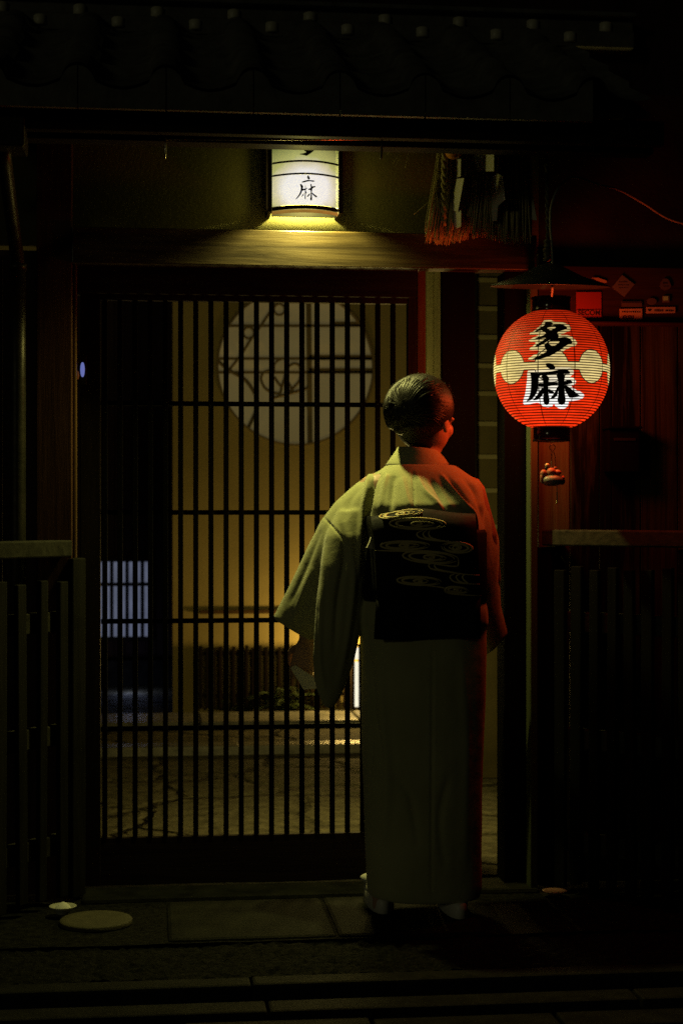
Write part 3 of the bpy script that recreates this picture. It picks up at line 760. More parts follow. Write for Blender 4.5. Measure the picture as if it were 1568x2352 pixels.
# twisted thick cord on the left part
mb = MB()
for s_ in range(3):
    mb.tube([S9((318+10*math.cos(k*.55+s_*2.09)-k*.2, 60+k*11), SYc-.05+.009*math.sin(k*.55+s_*2.09)) for k in range(38)], .0055, 6)
mb.build('twisted_cord', M['straw'], so)
oc = S9((363, 74), SYc-.09)
mb = MB(); mb.ell(oc, (.0265, .0265, .0265), 28); mb.build('bitter_orange', M['orange'], so)
def strip(pts, Y, nm='paper_streamer'):
    mb = MB(); cx_ = sum(p[0] for p in pts)/len(pts)
    mb.prism([S9(p, Y+(p[0]-cx_)*-.0011) for p in pts], (.001, .0022, 0)); return mb.build(nm, M['washi'], so)
strip([(372,120),(402,118),(400,210),(378,215)], SYc-.072)
strip([(380,222),(418,218),(398,330),(386,395),(358,388),(366,300)], SYc-.086)
strip([(366,392),(402,388),(402,470),(384,482),(358,466)], SYc-.075)
strip([(600,100),(598,160),(590,200),(582,195),(588,140)], SYc-.07)
strip([(590,192),(622,210),(634,330),(596,365),(590,440),(566,445),(560,380),(556,230)], SYc-.082)
strip([(440,70),(575,70),(575,182),(440,184)], SYc-.07, 'paper_charm')
strip([(735,200),(760,200),(800,440),(765,435)], SYc-.03)
# pine needles sticking out on the left
mb = MB()
for a, b in (((75,35),(15,95)), ((110,40),(48,140)), ((120,40),(62,150)), ((135,60),(110,165)), ((60,38),(5,60)), ((285,300),(155,410))):
    mb.tube([S9(a, 5.06), S9(b, 5.04)], .0009, 5)
pn = mb.build('pine_needles', M['straw'], so)

# ================================================================== RED PAPER LANTERN
GY = 4.89
gc = at(1265.5, 850, GY)
GR = 132.5/F*(gc.x*SN+gc.y*CS); GZ = GR*1.0
lan = thing('paper_lantern', 'round red paper lantern with black kanji and white discs hanging by the entrance', 'lantern', gc)
zt_c, zb_c = at(1266, 716, GY).z-gc.z, at(1266, 981, GY).z-gc.z
rc_t, rc_b = 45/F*4.95, 42/F*4.95
NR = 46
prof = []
def grad(z):  # barrel-like ball
    zz = z/(GR*1.06)
    return GR*math.sqrt(max(0, 1-abs(zz)**2.15))
for i in range(NR*4+1):
    z = zb_c+(zt_c-zb_c)*i/(NR*4)
    prof.append((grad(z)*(1-.0085*(1-abs(math.sin(math.pi*i/4)))), z))
def mat_lantern():
    m, nt, ns, L, b = nodes('lit red lantern paper')
    tc = N(ns, 'ShaderNodeTexCoord'); vm = N(ns, 'ShaderNodeVectorMath', operation='SUBTRACT'); vm.inputs[1].default_value = gc; L.new(tc.outputs['Object'], vm.inputs[0])
    sp = N(ns, 'ShaderNodeSeparateXYZ'); L.new(vm.outputs[0], sp.inputs[0])
    def mth(op, a, b_=None, c=None):
        n_ = ns.new('ShaderNodeMath'); n_.operation = op
        for i, v in enumerate((a, b_, c)):
            if v is None: continue
            if isinstance(v, (int, float)): n_.inputs[i].default_value = v
            else: L.new(v, n_.inputs[i])
        return n_.outputs[0]
    x, y, z = sp.outputs
    ang = mth('ARCTAN2', x, mth('MULTIPLY', y, -1.0))
    yaw0 = math.atan2(gc.x, gc.y)
    ang = mth('ADD', ang, yaw0)          # zero faces the street
    sect = mth('PINGPONG', mth('ADD', ang, R(43.6)*8), R(43.6)/2)
    # distance from nearest disc centre
    u = mth('PINGPONG', ang, R(43.6)/2)
    a_mod = mth('SUBTRACT', mth('MODULO', mth('ADD', ang, R(43.6)*8.5), R(43.6)), R(43.6)/2)
    ax = mth('MULTIPLY', a_mod, GR)
    rr = mth('SQRT', mth('ADD', mth('MULTIPLY', ax, ax), mth('MULTIPLY', z, z)))
    disc = mth('LESS_THAN', rr, GR*.285); edge = mth('LESS_THAN', mth('ABSOLUTE', mth('SUBTRACT', rr, GR*.285)), GR*.008)
    zb = mth('ABSOLUTE', z)
    bandm = mth('LESS_THAN', zb, GR*.066); bedge = mth('LESS_THAN', mth('ABSOLUTE', mth('SUBTRACT', zb, GR*.066)), GR*.007)
    white = mth('MAXIMUM', disc, bandm)
    line = mth('MULTIPLY', mth('MAXIMUM', mth('MULTIPLY', edge, mth('SUBTRACT', 1.0, bandm)), mth('MULTIPLY', bedge, mth('SUBTRACT', 1.0, disc))), 1.0)
    # bamboo hoops
    ph = mth('DIVIDE', mth('SUBTRACT', z, zb_c), (zt_c-zb_c)/NR)
    nh = N(ns, 'ShaderNodeTexNoise', Scale=9, Detail=3); L.new(vm.outputs[0], nh.inputs['Vector'])
    ph = mth('ADD', ph, mth('MULTIPLY', mth('SUBTRACT', nh.outputs['Fac'], .5), .35))
    tri = mth('PINGPONG', ph, .5)
    hoop = mth('LESS_THAN', tri, .21)
    # vertical seams
    am = mth('PINGPONG', mth('ADD', ang, R(13)+20*R(36)), R(18))
    nz = N(ns, 'ShaderNodeTexNoise', Scale=60, Detail=4); L.new(vm.outputs[0], nz.inputs['Vector'])
    seam = mth('LESS_THAN', mth('ADD', am, mth('MULTIPLY', mth('SUBTRACT', nz.outputs['Fac'], .5), .03)), .010)
    n1 = N(ns, 'ShaderNodeTexNoise', Scale=14, Detail=6, Roughness=.7)
    mp = N(ns, 'ShaderNodeMapping'); mp.inputs['Scale'].default_value = (1, 1, 3); L.new(vm.outputs[0], mp.inputs[0]); L.new(mp.outputs[0], n1.inputs['Vector'])
    blot = mth('MULTIPLY_ADD', n1.outputs['Fac'], 1.9, .12)
    # bulb sits low inside: paper is brighter towards the lower middle
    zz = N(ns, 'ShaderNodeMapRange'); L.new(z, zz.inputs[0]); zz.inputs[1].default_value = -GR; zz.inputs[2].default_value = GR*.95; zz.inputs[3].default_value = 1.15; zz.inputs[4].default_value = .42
    lw = N(ns, 'ShaderNodeLayerWeight', Blend=.35)
    face = mth('SUBTRACT', 1.12, mth('MULTIPLY', lw.outputs['Facing'], .45))
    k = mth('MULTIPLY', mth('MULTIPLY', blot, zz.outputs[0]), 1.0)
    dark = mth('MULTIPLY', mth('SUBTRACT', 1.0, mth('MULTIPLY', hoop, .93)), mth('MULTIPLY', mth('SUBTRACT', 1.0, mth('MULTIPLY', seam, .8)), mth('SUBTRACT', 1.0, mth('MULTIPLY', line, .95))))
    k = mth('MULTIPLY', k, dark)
    mx = N(ns, 'ShaderNodeMixRGB'); L.new(white, mx.inputs[0]); mx.inputs[1].default_value = (.9,.034,.004,1); mx.inputs[2].default_value = (.95,.72,.27,1)
    L.new(mx.outputs[0], b.inputs['Emission Color']); L.new(k, b.inputs['Emission Strength'])
    bc = N(ns, 'ShaderNodeMixRGB'); L.new(white, bc.inputs[0]); bc.inputs[1].default_value = (.3,.02,.01,1); bc.inputs[2].default_value = (.35,.3,.2,1); L.new(bc.outputs[0], b.inputs['Base Color'])
    b.inputs['Roughness'].default_value = .6
    # second material: the white outline round the writing (same hoops)
    return m
M['lantern'] = mat_lantern()
m2 = M['lantern'].copy(); m2.name = 'lit white outline paper'; M['lantern_white'] = m2
def whiten(m):
    nt = m.node_tree; mx = [n for n in nt.nodes if n.type == 'MIX_RGB' and n.inputs[2].default_value[0] > .5][0]
    sp = [n for n in nt.nodes if n.type == 'SEPXYZ'][0]; mr = nt.nodes.new('ShaderNodeMapRange')
    nt.links.new(sp.outputs[2], mr.inputs[0]); mr.inputs[1].default_value = -GR*.55; mr.inputs[2].default_value = GR*.1
    r = ramp(nt.nodes, [(0, (1.05,1.05,1.0)), (1, (1.05,.8,.32))]); nt.links.new(mr.outputs[0], r.inputs['Fac']); nt.links.new(r.outputs['Color'], mx.inputs[2])
for n_ in m2.node_tree.nodes:
    if n_.type == 'MIX_RGB':
        for lk in list(n_.inputs[0].links): m2.node_tree.links.remove(lk)
        n_.inputs[0].default_value = 1
        n_.inputs[2].default_value = (.92,.82,.5,1) if n_.inputs[2].default_value[0] > .5 else (.35,.3,.2,1)
whiten(m2)
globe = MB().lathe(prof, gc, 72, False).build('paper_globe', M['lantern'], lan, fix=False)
def cap(z0, z1, r, nm):
    s_ = 1 if z1 > z0 else -1
    mb = MB(); mb.lathe([(r*.9, z0-.002*s_), (r, z0), (r*1.03, z0+.004*s_), (r*1.0, z0+.008*s_), (r, z1-.006*s_), (r*1.04, z1-.004*s_), (r*1.03, z1), (r*.8, z1+.001*s_), (r*.78, z1-.01*s_)], gc, 40, False)
    return mb.build(nm, M['lacquer'], lan)
cap(zt_c-.002, at(1266, 683, GY).z-gc.z, rc_t, 'top_cap'); cap(zb_c+.002, at(1266, 1014, GY).z-gc.z, rc_b, 'bottom_cap')
cam_p = Vector((0, 0, H))
def globe_hit(qx, qy, off):
    d = (at(qx, qy, GY)-cam_p).normalized()
    t = (gc-cam_p).dot(d)-GR*1.3
    for _ in range(60):
        p = cam_p+d*t-gc
        r = math.hypot(p.x, p.y)
        e = r-(grad(max(min(p.z, GR), -GR))+off)
        if e < .00005: break
        t += max(e*.7, .00004)
    return cam_p+d*t
def LK(off, st=0): return lambda p, i=0: globe_hit((1210+p[0]/8.711)*.98, (730+p[1]/8.711)*.98, off+st*i)
outl = [[(580,170),(680,165),(760,205),(900,215),(1030,250),(1110,320),(1105,380),(1000,430),(870,480),(1060,480),(1170,550),(1235,630),(1215,690),(1100,730),(970,790),(800,930),(700,985),(290,1000),(215,985),(300,910),(440,850),(470,790),(260,795),(250,765),(350,690),(400,630),(245,605),(250,580),(330,540),(400,500),(480,480),(265,470),(260,450),(350,400),(440,320),(510,260),(540,200)],
        [(215,1240),(240,1200),(420,1180),(600,1170),(780,1140),(960,1120),(1080,1130),(1160,1200),(1165,1270),(1110,1320),(1060,1350),(1150,1350),(1210,1410),(1200,1480),(1100,1520),(1190,1590),(1330,1650),(1385,1720),(1340,1775),(1270,1810),(1060,1830),(1060,1900),(990,1985),(860,1985),(790,1930),(755,1885),(720,1940),(640,1965),(540,1940),(460,1860),(340,1870),(200,1910),(135,1890),(130,1830),(180,1660),(200,1480),(215,1350)]]
lay(outl, LK(.0012), 'writing_outline', M['lantern_white'], lan, 45)
strokes1 = [
 [(570,235),(600,205),(680,210),(745,240),(735,270),(700,285),(800,262),(880,245),(985,285),(1040,345),(960,380),(880,400),(820,440),(860,480),(850,545),(790,565),(700,565),(620,610),(560,655),(470,700),(340,745),(430,655),(540,590),(610,530),(420,570),(315,582),(420,530),(560,480),(600,440),(530,400),(500,380),(420,410),(345,425),(430,360),(520,310),(575,270)],
 [(700,555),(850,535),(1000,515),(1090,560),(1145,625),(1130,650),(1020,685),(930,760),(820,830),(700,900),(560,950),(420,985),(290,985),(400,930),(520,870),(620,810),(580,760),(555,690),(600,640),(640,620)],
 [(580,1065),(650,1050),(720,1065),(785,1120),(785,1165),(740,1195),(690,1190),(610,1130)],
 [(270,1250),(330,1240),(400,1260),(560,1245),(700,1225),(830,1195),(950,1175),(1030,1185),(1085,1230),(1090,1275),(960,1275),(800,1275),(640,1300),(440,1310),(440,1560),(410,1660),(350,1750),(290,1815),(190,1840),(240,1780),(275,1680),(290,1560),(295,1400),(285,1300)]]
strokes2 = [
 [(490,1320),(560,1290),(630,1310),(665,1370),(650,1420),(640,1560),(650,1700),(670,1780),(665,1870),(620,1920),(560,1890),(535,1800),(545,1700),(540,1500),(535,1400)],
 [(540,1540),(560,1640),(520,1720),(450,1790),(400,1810),(320,1815),(400,1730),(470,1620)],
 [(640,1570),(700,1600),(765,1645),(750,1680),(700,1685),(640,1650)],
 [(800,1270),(960,1265),(990,1320),(970,1400),(980,1600),(985,1700),(1000,1800),(985,1880),(920,1915),(860,1890),(825,1820),(850,1700),(845,1500),(840,1400)]]
strokes3 = [
 [(430,1470),(600,1465),(720,1445),(840,1455),(840,1500),(740,1510),(600,1540),(500,1545),(440,1530)],
 [(840,1450),(980,1420),(1060,1390),(1130,1420),(1140,1465),(1060,1485),(980,1500),(840,1520)],
 [(850,1500),(850,1600),(830,1720),(760,1775),(665,1800),(720,1730),(790,1620)],
 [(970,1490),(1050,1530),(1150,1610),(1240,1680),(1300,1730),(1200,1755),(1070,1765),(1050,1720),(985,1620)]]
lay(strokes1[:2], LK(.0022, .0002), 'kanji', M['ink'], lan, 45)
lay(strokes1[2:]+strokes2+strokes3, LK(.0022, .0001), 'kanji', M['ink'], lan, 45)
holes = [[(605,335),(720,315),(810,320),(740,360),(690,385)], [(690,605),(890,600),(830,660),(740,718),(640,650)]]
lay(holes, LK(.0036), 'writing_gap', M['lantern_white'], lan, 45)
# lamp cord, hanging rope and rain hat
hy = GY
rope_pts = [at(1253, 330, hy), at(1254, 420, hy), at(1256, 540, hy), at(1258, 600, hy)]
hy = GY-.03
hat = thing('lantern_hat', 'dark conical sheet metal rain hat above the red lantern on a knotted rope', 'rain hat', at(1258, 655, hy))
ha = at(1262, 604, hy); hb = at(1258, 657, hy)
hr = 138/F*4.95
MB().lathe([(.012, ha.z), (.03, ha.z-.006), (hr*.55, (ha.z*.42+hb.z*.58)), (hr, hb.z), (hr-.002, hb.z-.003), (hr*.5, (ha.z*.42+hb.z*.58)-.006), (.006, ha.z-.012)], (ha.x, ha.y, 0), 56, False).build('hat_cone', M['hat'], hat)
for v in hat.children[0].data.vertices: v.co.z += (v.co.y-ha.y)*math.tan(R(5.5))
mb = MB()
for s_ in range(2): mb.tube([rope_pts[0].lerp(rope_pts[-1], k/60)+Vector((.0035*math.cos(k*.8+s_*3.14), .0035*math.sin(k*.8+s_*3.14), 0)) for k in range(61)], .0032, 6)
mb.build('rope', M['rope'], hat)
mb = MB(); kn = at(1255, 575, hy)
for k in range(5): mb.ell(kn+Vector((random.uniform(-.003,.003), random.uniform(-.003,.003), -.026+.013*k)), (.011, .011, .0085), 12)
mb.build('rope_knot', M['rope'], hat)
wire = MB()
wire.tube(spline([at(1266, 684, GY-.035), at(1268, 655, GY-.17), at(1268, 610, GY-.05), at(1266, 560, GY-.04), at(1263, 520, GY-.03), at(1264, 480, GY-.02), at(1272, 450, GY), at(1284, 428, GY+.03), at(1301, 412, GY+.05), at(1312, 408, GY+.07), at(1335, 410, GY+.09), at(1372, 424, GY+.12), at(1420, 436, GY+.15), at(1475, 466, GY+.18), at(1540, 505, GY+.2), at(1640, 530, GY+.22)], 8), .0038, 8)
tag(wire.build('lamp_cord', M['cord']), 'thin pale electric cord looping from the red lantern to the right wall', 'cord')
# clay bell charm under the lantern
CYm = GY
ch = thing('clay_charm', 'small painted clay bell charm hanging from a ring under the red lantern', 'charm', at(1266, 1030, CYm))
def Q(p, Y=CYm): return at((1230+p[0]/11.2)*.98, (1020+p[1]/11.2)*.98, Y)
rcn = Q((710,320)); mb = MB(); mb.tube([rcn+Vector((.0088*math.cos(a), 0, .0088*math.sin(a))) for a in [6.2832*k/24 for k in range(25)]], .0013, 6); mb.build('ring', M['iron'], ch)
MB().tube(spline([Q((700,400)), Q((690,600)), Q((690,900))], 6), .0016, 6).build('string', M['rope'], ch)
MB().tube(spline([Q((735,400)), Q((780,560)), Q((800,850))], 6), .0014, 6).build('string', M['rope'], ch)
mb = MB()
def el(p, rx, rz, dy=0, ry=None):
    c = Q(p, CYm+dy); k = 1/11.2*.98/F*4.95; mb.ell(c, (rx*k, (ry or rx)*k, rz*k), 18)
el((700,1180), 300, 165); el((480,1170), 90, 110); el((960,1200), 90, 110)
mb.build('bell_body', M['clay_grey'], ch)
mb = MB(); el((680,970), 130, 120, -.008); el((830,980), 120, 80, -.006); el((480,1000), 90, 100, -.006); el((440,1120), 55, 110, -.008); el((980,1120), 60, 60, -.008); el((780,860), 50, 40, 0)
mb.build('bell_figure', M['clay_red'], ch)
mb = MB(); el((575,790), 58, 55, -.004); mb.build('bell_head', M['clay_cream'], ch)
mb = MB(); el((560,870), 52, 50, -.002); mb.build('bell_collar', M['iron'], ch)
MB().tube(spline([Q((830,1340)), Q((828,1500)), Q((832,1650)), Q((822,1800))], 5), [.0012]*5+[.0022]*11, 6).build('tassel', M['straw'], ch)

# ================================================================== SIGNS ON THE RIGHT WALL
WY = 5.106
def V3(p, Y=WY): return at((1330+p[0]/5.807)*.98, (620+p[1]/5.807)*.98, Y)
def plate(poly, Y, th=.003): return MB().prism([V3(p, Y) for p in poly], (0, th, 0))
sg = thing('security_sign', 'square red security plate with the word SECOM on the wall beside the lantern', 'sign', V3((285,545)))
plate([(112,372),(455,372),(458,718),(115,722)], WY-.001).build('plate', M['red_sign'], sg, .001)
plate([(120,618),(448,614),(450,702),(122,708)], WY-.0035, .002).build('label_strip', mat_flat('muted red strip', (.3,.06,.035), .5), sg)
def letters(txt, p0, h, Y, name, parent, mat, w=None, ext=.0004, bold=.0):
    cu = bpy.data.curves.new('t', 'FONT'); cu.body = txt; cu.size = 1; cu.extrude = 0; cu.offset = bold
    o = bpy.data.objects.new('t', cu); col.objects.link(o)
    dg = bpy.context.evaluated_depsgraph_get(); dg.update()
    me = bpy.data.meshes.new_from_object(o.evaluated_get(dg)); bpy.data.objects.remove(o)
    xs = [v.co.x for v in me.vertices]; ys = [v.co.y for v in me.vertices]
    a, b_ = min(xs), max(xs); c, d = min(ys), max(ys)
    q0 = Vector(p0); W_ = w or h*(b_-a)/(d-c)
    for v in me.vertices: v.co = Vector((q0.x+(v.co.x-a)/(b_-a)*W_, Y, q0.z+(v.co.y-c)/(d-c)*h))
    me.materials.clear(); me.materials.append(mat); return link(name, me, parent)
pA, pB = V3((130,690)), V3((432,622))
letters('SECOM', pA, pB.z-pA.z, WY-.0042, 'lettering', sg, M['dark_print'], w=pB.x-pA.x, bold=.03)
def sticker(nm, poly, mat, label, lines=(), Y=WY-.002):
    c = V3((sum(p[0] for p in poly)/len(poly), sum(p[1] for p in poly)/len(poly)), Y)
    t = thing(nm, label, 'sticker', c); plate(poly, Y, .0015).build('sheet', mat, t)
    if lines:
        mb = MB()
        for (x0, y0, x1, y1) in lines: mb.prism([V3((x0,y0), Y-.0006), V3((x1,y0), Y-.0006), V3((x1,y1), Y-.0006), V3((x0,y1), Y-.0006)], (0,.0004,0))
        mb.build('print', M['dark_print'], t)
    return t
rnd = random.Random(11)
def dashes(x0, x1, y0, y1, n):
    out = []; x = x0; w = (x1-x0)/n
    for i in range(n): out.append((x0+i*w+w*.12, y0+rnd.uniform(0, 6), x0+i*w+w*.82, y1-rnd.uniform(0, 6)))
    return out
sticker('diamond_sticker', [(735,140),(905,270),(765,440),(597,310)], M['grey_paper'], 'faded grey diamond shaped sticker high on the right wall beam', dashes(690,810,225,245,5)+dashes(680,830,270,285,6)+dashes(690,820,310,322,4))
sticker('notice_sticker', [(700,604),(1008,600),(1010,746),(702,752)], M['cream_paper'], 'cream rectangular notice sticker with two rows of dark print', dashes(730,990,630,655,9)+dashes(740,900,690,745,7))
sticker('strip_sticker', [(728,500),(1006,500),(1006,575),(728,575)], M['dim_paper'], 'dull brown strip sticker directly above the cream notice', [(735,505,1000,522)])
h_ = sticker('heart_sticker', [(1062,580),(1458,578),(1458,660),(1064,666)], M['cream_paper'], 'long cream strip sticker with a dark heart at its left end', dashes(1170,1300,605,640,5)+dashes(1320,1440,612,640,5))
hp = [(1085+50*.5*(1+.0)+0, 0)]
heart = [(1110+1.6*16*math.sin(t)**3, 618-1.5*(13*math.cos(t)-5*math.cos(2*t)-2*math.cos(3*t)-math.cos(4*t))) for t in [6.2832*k/28 for k in range(28)]]
MB().prism([V3(p, WY-.0028) for p in heart], (0,.0006,0)).build('heart', M['dark_print'], h_)
sticker('oval_sticker', [(1138+66*math.cos(a), 502+46*math.sin(a)) for a in [6.2832*k/24 for k in range(24)]], M['dim_paper'], 'small dim oval sticker above the heart strip')
sticker('green_sticker', [(1285,425),(1378,425),(1378,515),(1285,515)], M['grey_paper'], 'small square sticker with a bright green middle at the right', (), WY-.002)
MB().prism([V3(p, WY-.003) for p in ((1295,432),(1362,432),(1362,485),(1295,490))], (0,.0008,0)).build('green_print', M['green_paper'], bpy.data.objects['green_sticker'])
sticker('round_sticker', [(1325+72*math.cos(a)*(1+.15*math.sin(3*a)), 270+80*math.sin(a)) for a in [6.2832*k/26 for k in range(26)]], M['dim_paper'], 'worn round sticker at the far upper right of the beam', [(1290,240,1350,262),(1300,290,1370,300)])
sticker('curled_sticker', [(330,180),(400,178),(520,215),(530,245),(500,250),(400,220)], M['cream_paper'], 'thin curled cream sticker right of the metal rain hat')
# dark mail box on the boards
bx = thing('mail_box', 'small dark wooden box fixed to the cedar boards right of the lantern', 'box', at(1432, 1085, 5.08))
MB().box(wx(1396,5.07), wx(1469,5.07), 5.07, 5.133, wz(1085,5.07,1432), wz(986,5.07,1432)).build('box_body', M['near_black'], bx, .005)
MB().box(wx(1392,5.065), wx(1473,5.065), 5.055, 5.133, wz(985,5.065,1432), wz(979,5.065,1432)).build('box_lid', M['near_black'], bx, .003)
MB().box(wx(1408,5.07), wx(1458,5.07), 5.066, 5.0695, wz(1012,5.07,1432), wz(1006,5.07,1432)).build('box_slot', M['iron'], bx)
# blue glow spot added in place of a distant light seen past the door
bl = thing('glow_spot', 'tiny blue glow spot on the left door jamb', 'lamp', at(188, 850, 5.20))
mb = MB(); mb.ell(at(190, 849, 5.2), (.007, .004, .024), 18); mb.build('blue_spot', M['blue_glow'], bl)
mb = MB(); mb.ell(at(179, 862, 5.2), (.005, .003, .014), 14); mb.build('amber_spot', M['amber_glow'], bl)
MB().box(wx(177,5.205), wx(200,5.205), 5.203, 5.214, wz(885,5.2,190), wz(815,5.2,190)).build('spot_mount', M['iron'], bl, .003)

# ================================================================== FENCES
def fence(name, label, pts, top_z, picks, rails, posts, wz_):
    """pts: two ground points from the house outwards"""
    a, b = Vector(pts[0]), Vector(pts[1]); d = (b-a).normalized(); n = Vector((d.y, -d.x, 0)); n = n if n.y < 0 else -n
    t = thing(name, label, 'fence', a, 'slatted fences flanking the entrance')
    end = b+d*1.2
    MB().bar(a+d*(.04 if wz_ == M['fence_z'] else 0)+Vector((0,0,top_z)), end+Vector((0,0,top_z)), .075, .05).build('top_rail', M['fence_x'], t, .005)
    for z in rails: MB().bar(a+d*.06+Vector((0,0,z)), end+Vector((0,0,z)), .03, .062).build('cross_rail', M['fence_x'], t, .004)
    for p in posts: MB().bar(a+d*p, a+d*p+Vector((0,0,top_z-.03)), .06, .06, d).build('fence_post', wz_, t, .004)
    rj = random.Random(len(picks))
    for p in picks: MB().bar(a+d*(p+rj.uniform(-.004,.004))+n*.03+Vector((0,0,.008+rj.uniform(0,.02))), a+d*(p+rj.uniform(-.006,.006))+n*.03+Vector((0,0,top_z-.09+rj.uniform(-.012,.006))), .018, .034+rj.uniform(-.004,.004), d).build('picket', wz_, t, .003)
    return t
la = gnd(166, 2058); lb = gnd(30, 2098)
picks = [(gnd(q, y_)-la).length for q, y_ in ((112, 2066), (70, 2082), (30, 2097))]
d_ = picks[2]-picks[1]
fence('slatted_fence', 'weathered slatted fence left of the door beside the white salt dish', (la, lb), 1.06, picks+[picks[2]+d_*k for k in range(1, 8)], (.17, .5, .84), (.0, .9), M['fence_z'])
ra = gnd(1258, 2032); rb = gnd(1500, 2075)
L_ = (rb-ra).length
rd = (rb-ra).normalized()
fence('slatted_fence', 'weathered slatted fence right of the door below the cedar boards and mail box', (ra, rb), 1.09, [L_*k/6.0 for k in range(1, 16)], (.15, .47, .83), (.0, L_*1.34), M['fence_shaded'])

# ================================================================== DISHES ON THE GROUND
p = gnd(145, 2098)
ds = thing('salt_dish', 'small white salt dish on the ground beside the left fence', 'dish', p)
MB().lathe([(.018,0),(.02,.004),(.03,.014),(.0405,.022),(.0385,.023),(.028,.016),(.012,.008),(.001,.007)], p, 32, False).build('dish', M['ceramic'], ds)
mb = MB(); mb.lathe([(.026,.012),(.02,.022),(.01,.03),(.001,.034)], p, 24, False); mb.build('salt', M['sock'], ds)
p = gnd(1263, 2044); p.y = min(p.y, 4.99)
dd = thing('pink_dish', 'small pinkish clay dish on the ground by the right door post', 'dish', p)
MB().lathe([(.02,0),(.022,.003),(.036,.009),(.038,.011),(.03,.011),(.001,.009)], p, 32, False).build('dish', M['pink'], dd)
p = gnd(221, 2115)
mb = MB(); mb.lathe([(.001,.006),(.08,.006),(.1005,.006),(.1035,.003),(.1035,-.006)], p, 48, False)
tag(mb.build('floor_disc', M['tan']), 'flat round tan stone disc set in the paving beside the salt dish', 'stone disc')

# ================================================================== PERSON IN KIMONO
PY = 4.84
def lean(q): return .13*max(0, 1400-q)/785*(1 if q > 1075 else 1)
def B(qx, qy, dy=0): return at(qx, qy, PY+dy+lean(qy)-.02)
def ring(l, r, hd, dy=0, n=36, pw=2.3, front=None):
    """flattened oval between two silhouette points, half depth hd"""
    l, r = Vector(l), Vector(r); c = (l+r)/2; ax = (r-l)/2; out = []
    for k in range(n):
        a = 2*math.pi*k/n; ca, sa = math.cos(a), math.sin(a)
        x = math.copysign(abs(ca)**(2/pw), ca); y = math.copysign(abs(sa)**(2/pw), sa)
        out.append(c+ax*x+Vector((0, hd*y, 0)))
    return out
# ---- body: one continuous surface
bd = MB()
hips = B(970, 1470)
def cap_(pts, rad, seg=14): bd.tube(pts, rad, seg, True, True)
cap_([B(970,1500), B(970,1400), B(968,1300), B(964,1200,.01), B(962,1130,.03)], [.115,.105,.1,.11,.085], 20)
cap_([B(860,1125,.03), B(962,1118,.03), B(1070,1128,.03)], [.05,.06,.05])
cap_([B(964,1120,.035), B(970,1060,.05), B(980,1010,.06), B(985,985,.07)], [.062,.049,.047,.05])
for s_, fx in ((0, 880), (1, 1040)):
    hx = 915 if s_ == 0 else 1025
    cap_([B(hx,1500), B((hx+fx)/2,1760,.02), B(fx,2000,.0), B(fx,2062,.0)], [.085,.062,.043,.034])
    cap_([B(fx,2075,.0), B(fx,2092,.02), B(fx,2094,.12)], [.033,.03,.022])
# arms
cap_([B(852,1128,.03), B(800,1220,.04), B(752,1310,.08), B(722,1400,.13), B(704,1470,.16)], [.047,.043,.037,.031,.024])
cap_([B(1078,1130,.03), B(1108,1230,.04), B(1122,1330,.1), B(1118,1400,.17), B(1100,1430,.24)], [.047,.043,.037,.031,.024])
# head: turned to the right of straight-away
hy_ = R(38)
hc = B(978, 960, .03)
HF = Vector((math.sin(hy_), math.cos(hy_), -.16)).normalized(); HS = HF.cross(Vector((0,0,1))).normalized(); HU = HS.cross(HF)
hrot = Matrix((HS, HF, HU)).transposed()
def hp_(s_, f, u): return hc+HS*s_+HF*f+HU*u
bd.ell(hc+HF*-.005+HU*.02, (.071, .09, .082), 28, hrot)
bd.ell(hp_(0,.028,-.035), (.06, .062, .07), 24, hrot)
bd.ell(hp_(0,.05,-.078), (.034, .032, .028), 18, hrot)      # chin
for s_ in (-1, 1):
    bd.ell(hp_(s_*.038,.052,-.028), (.026,.028,.026), 16, hrot)   # cheek
    bd.ell(hp_(s_*.032,.079,.012), (.022,.012,.009), 14, hrot)  # brow
    bd.tube([hp_(s_*.03,.08,-.002), hp_(s_*.03,.082,-.002)], .011, 10, True, True)
    # ear
    e0 = hp_(s_*.07,-.008,-.012)
    bd.ell(e0, (.009,.018,.03), 16, hrot); bd.ell(e0+HU*-.026+HF*.006, (.0075,.011,.012), 12, hrot)
bd.tube([hp_(0,.082,.008), hp_(0,.094,-.016), hp_(0,.1,-.03)], [.008,.01,.013], 12, True, True)
for s_ in (-1, 1): bd.ell(hp_(s_*.01,.09,-.032), (.008,.009,.007), 10, hrot)
bd.ell(hp_(0,.08,-.052), (.02,.01,.006), 12, hrot); bd.ell(hp_(0,.078,-.062), (.017,.01,.006), 12, hrot)
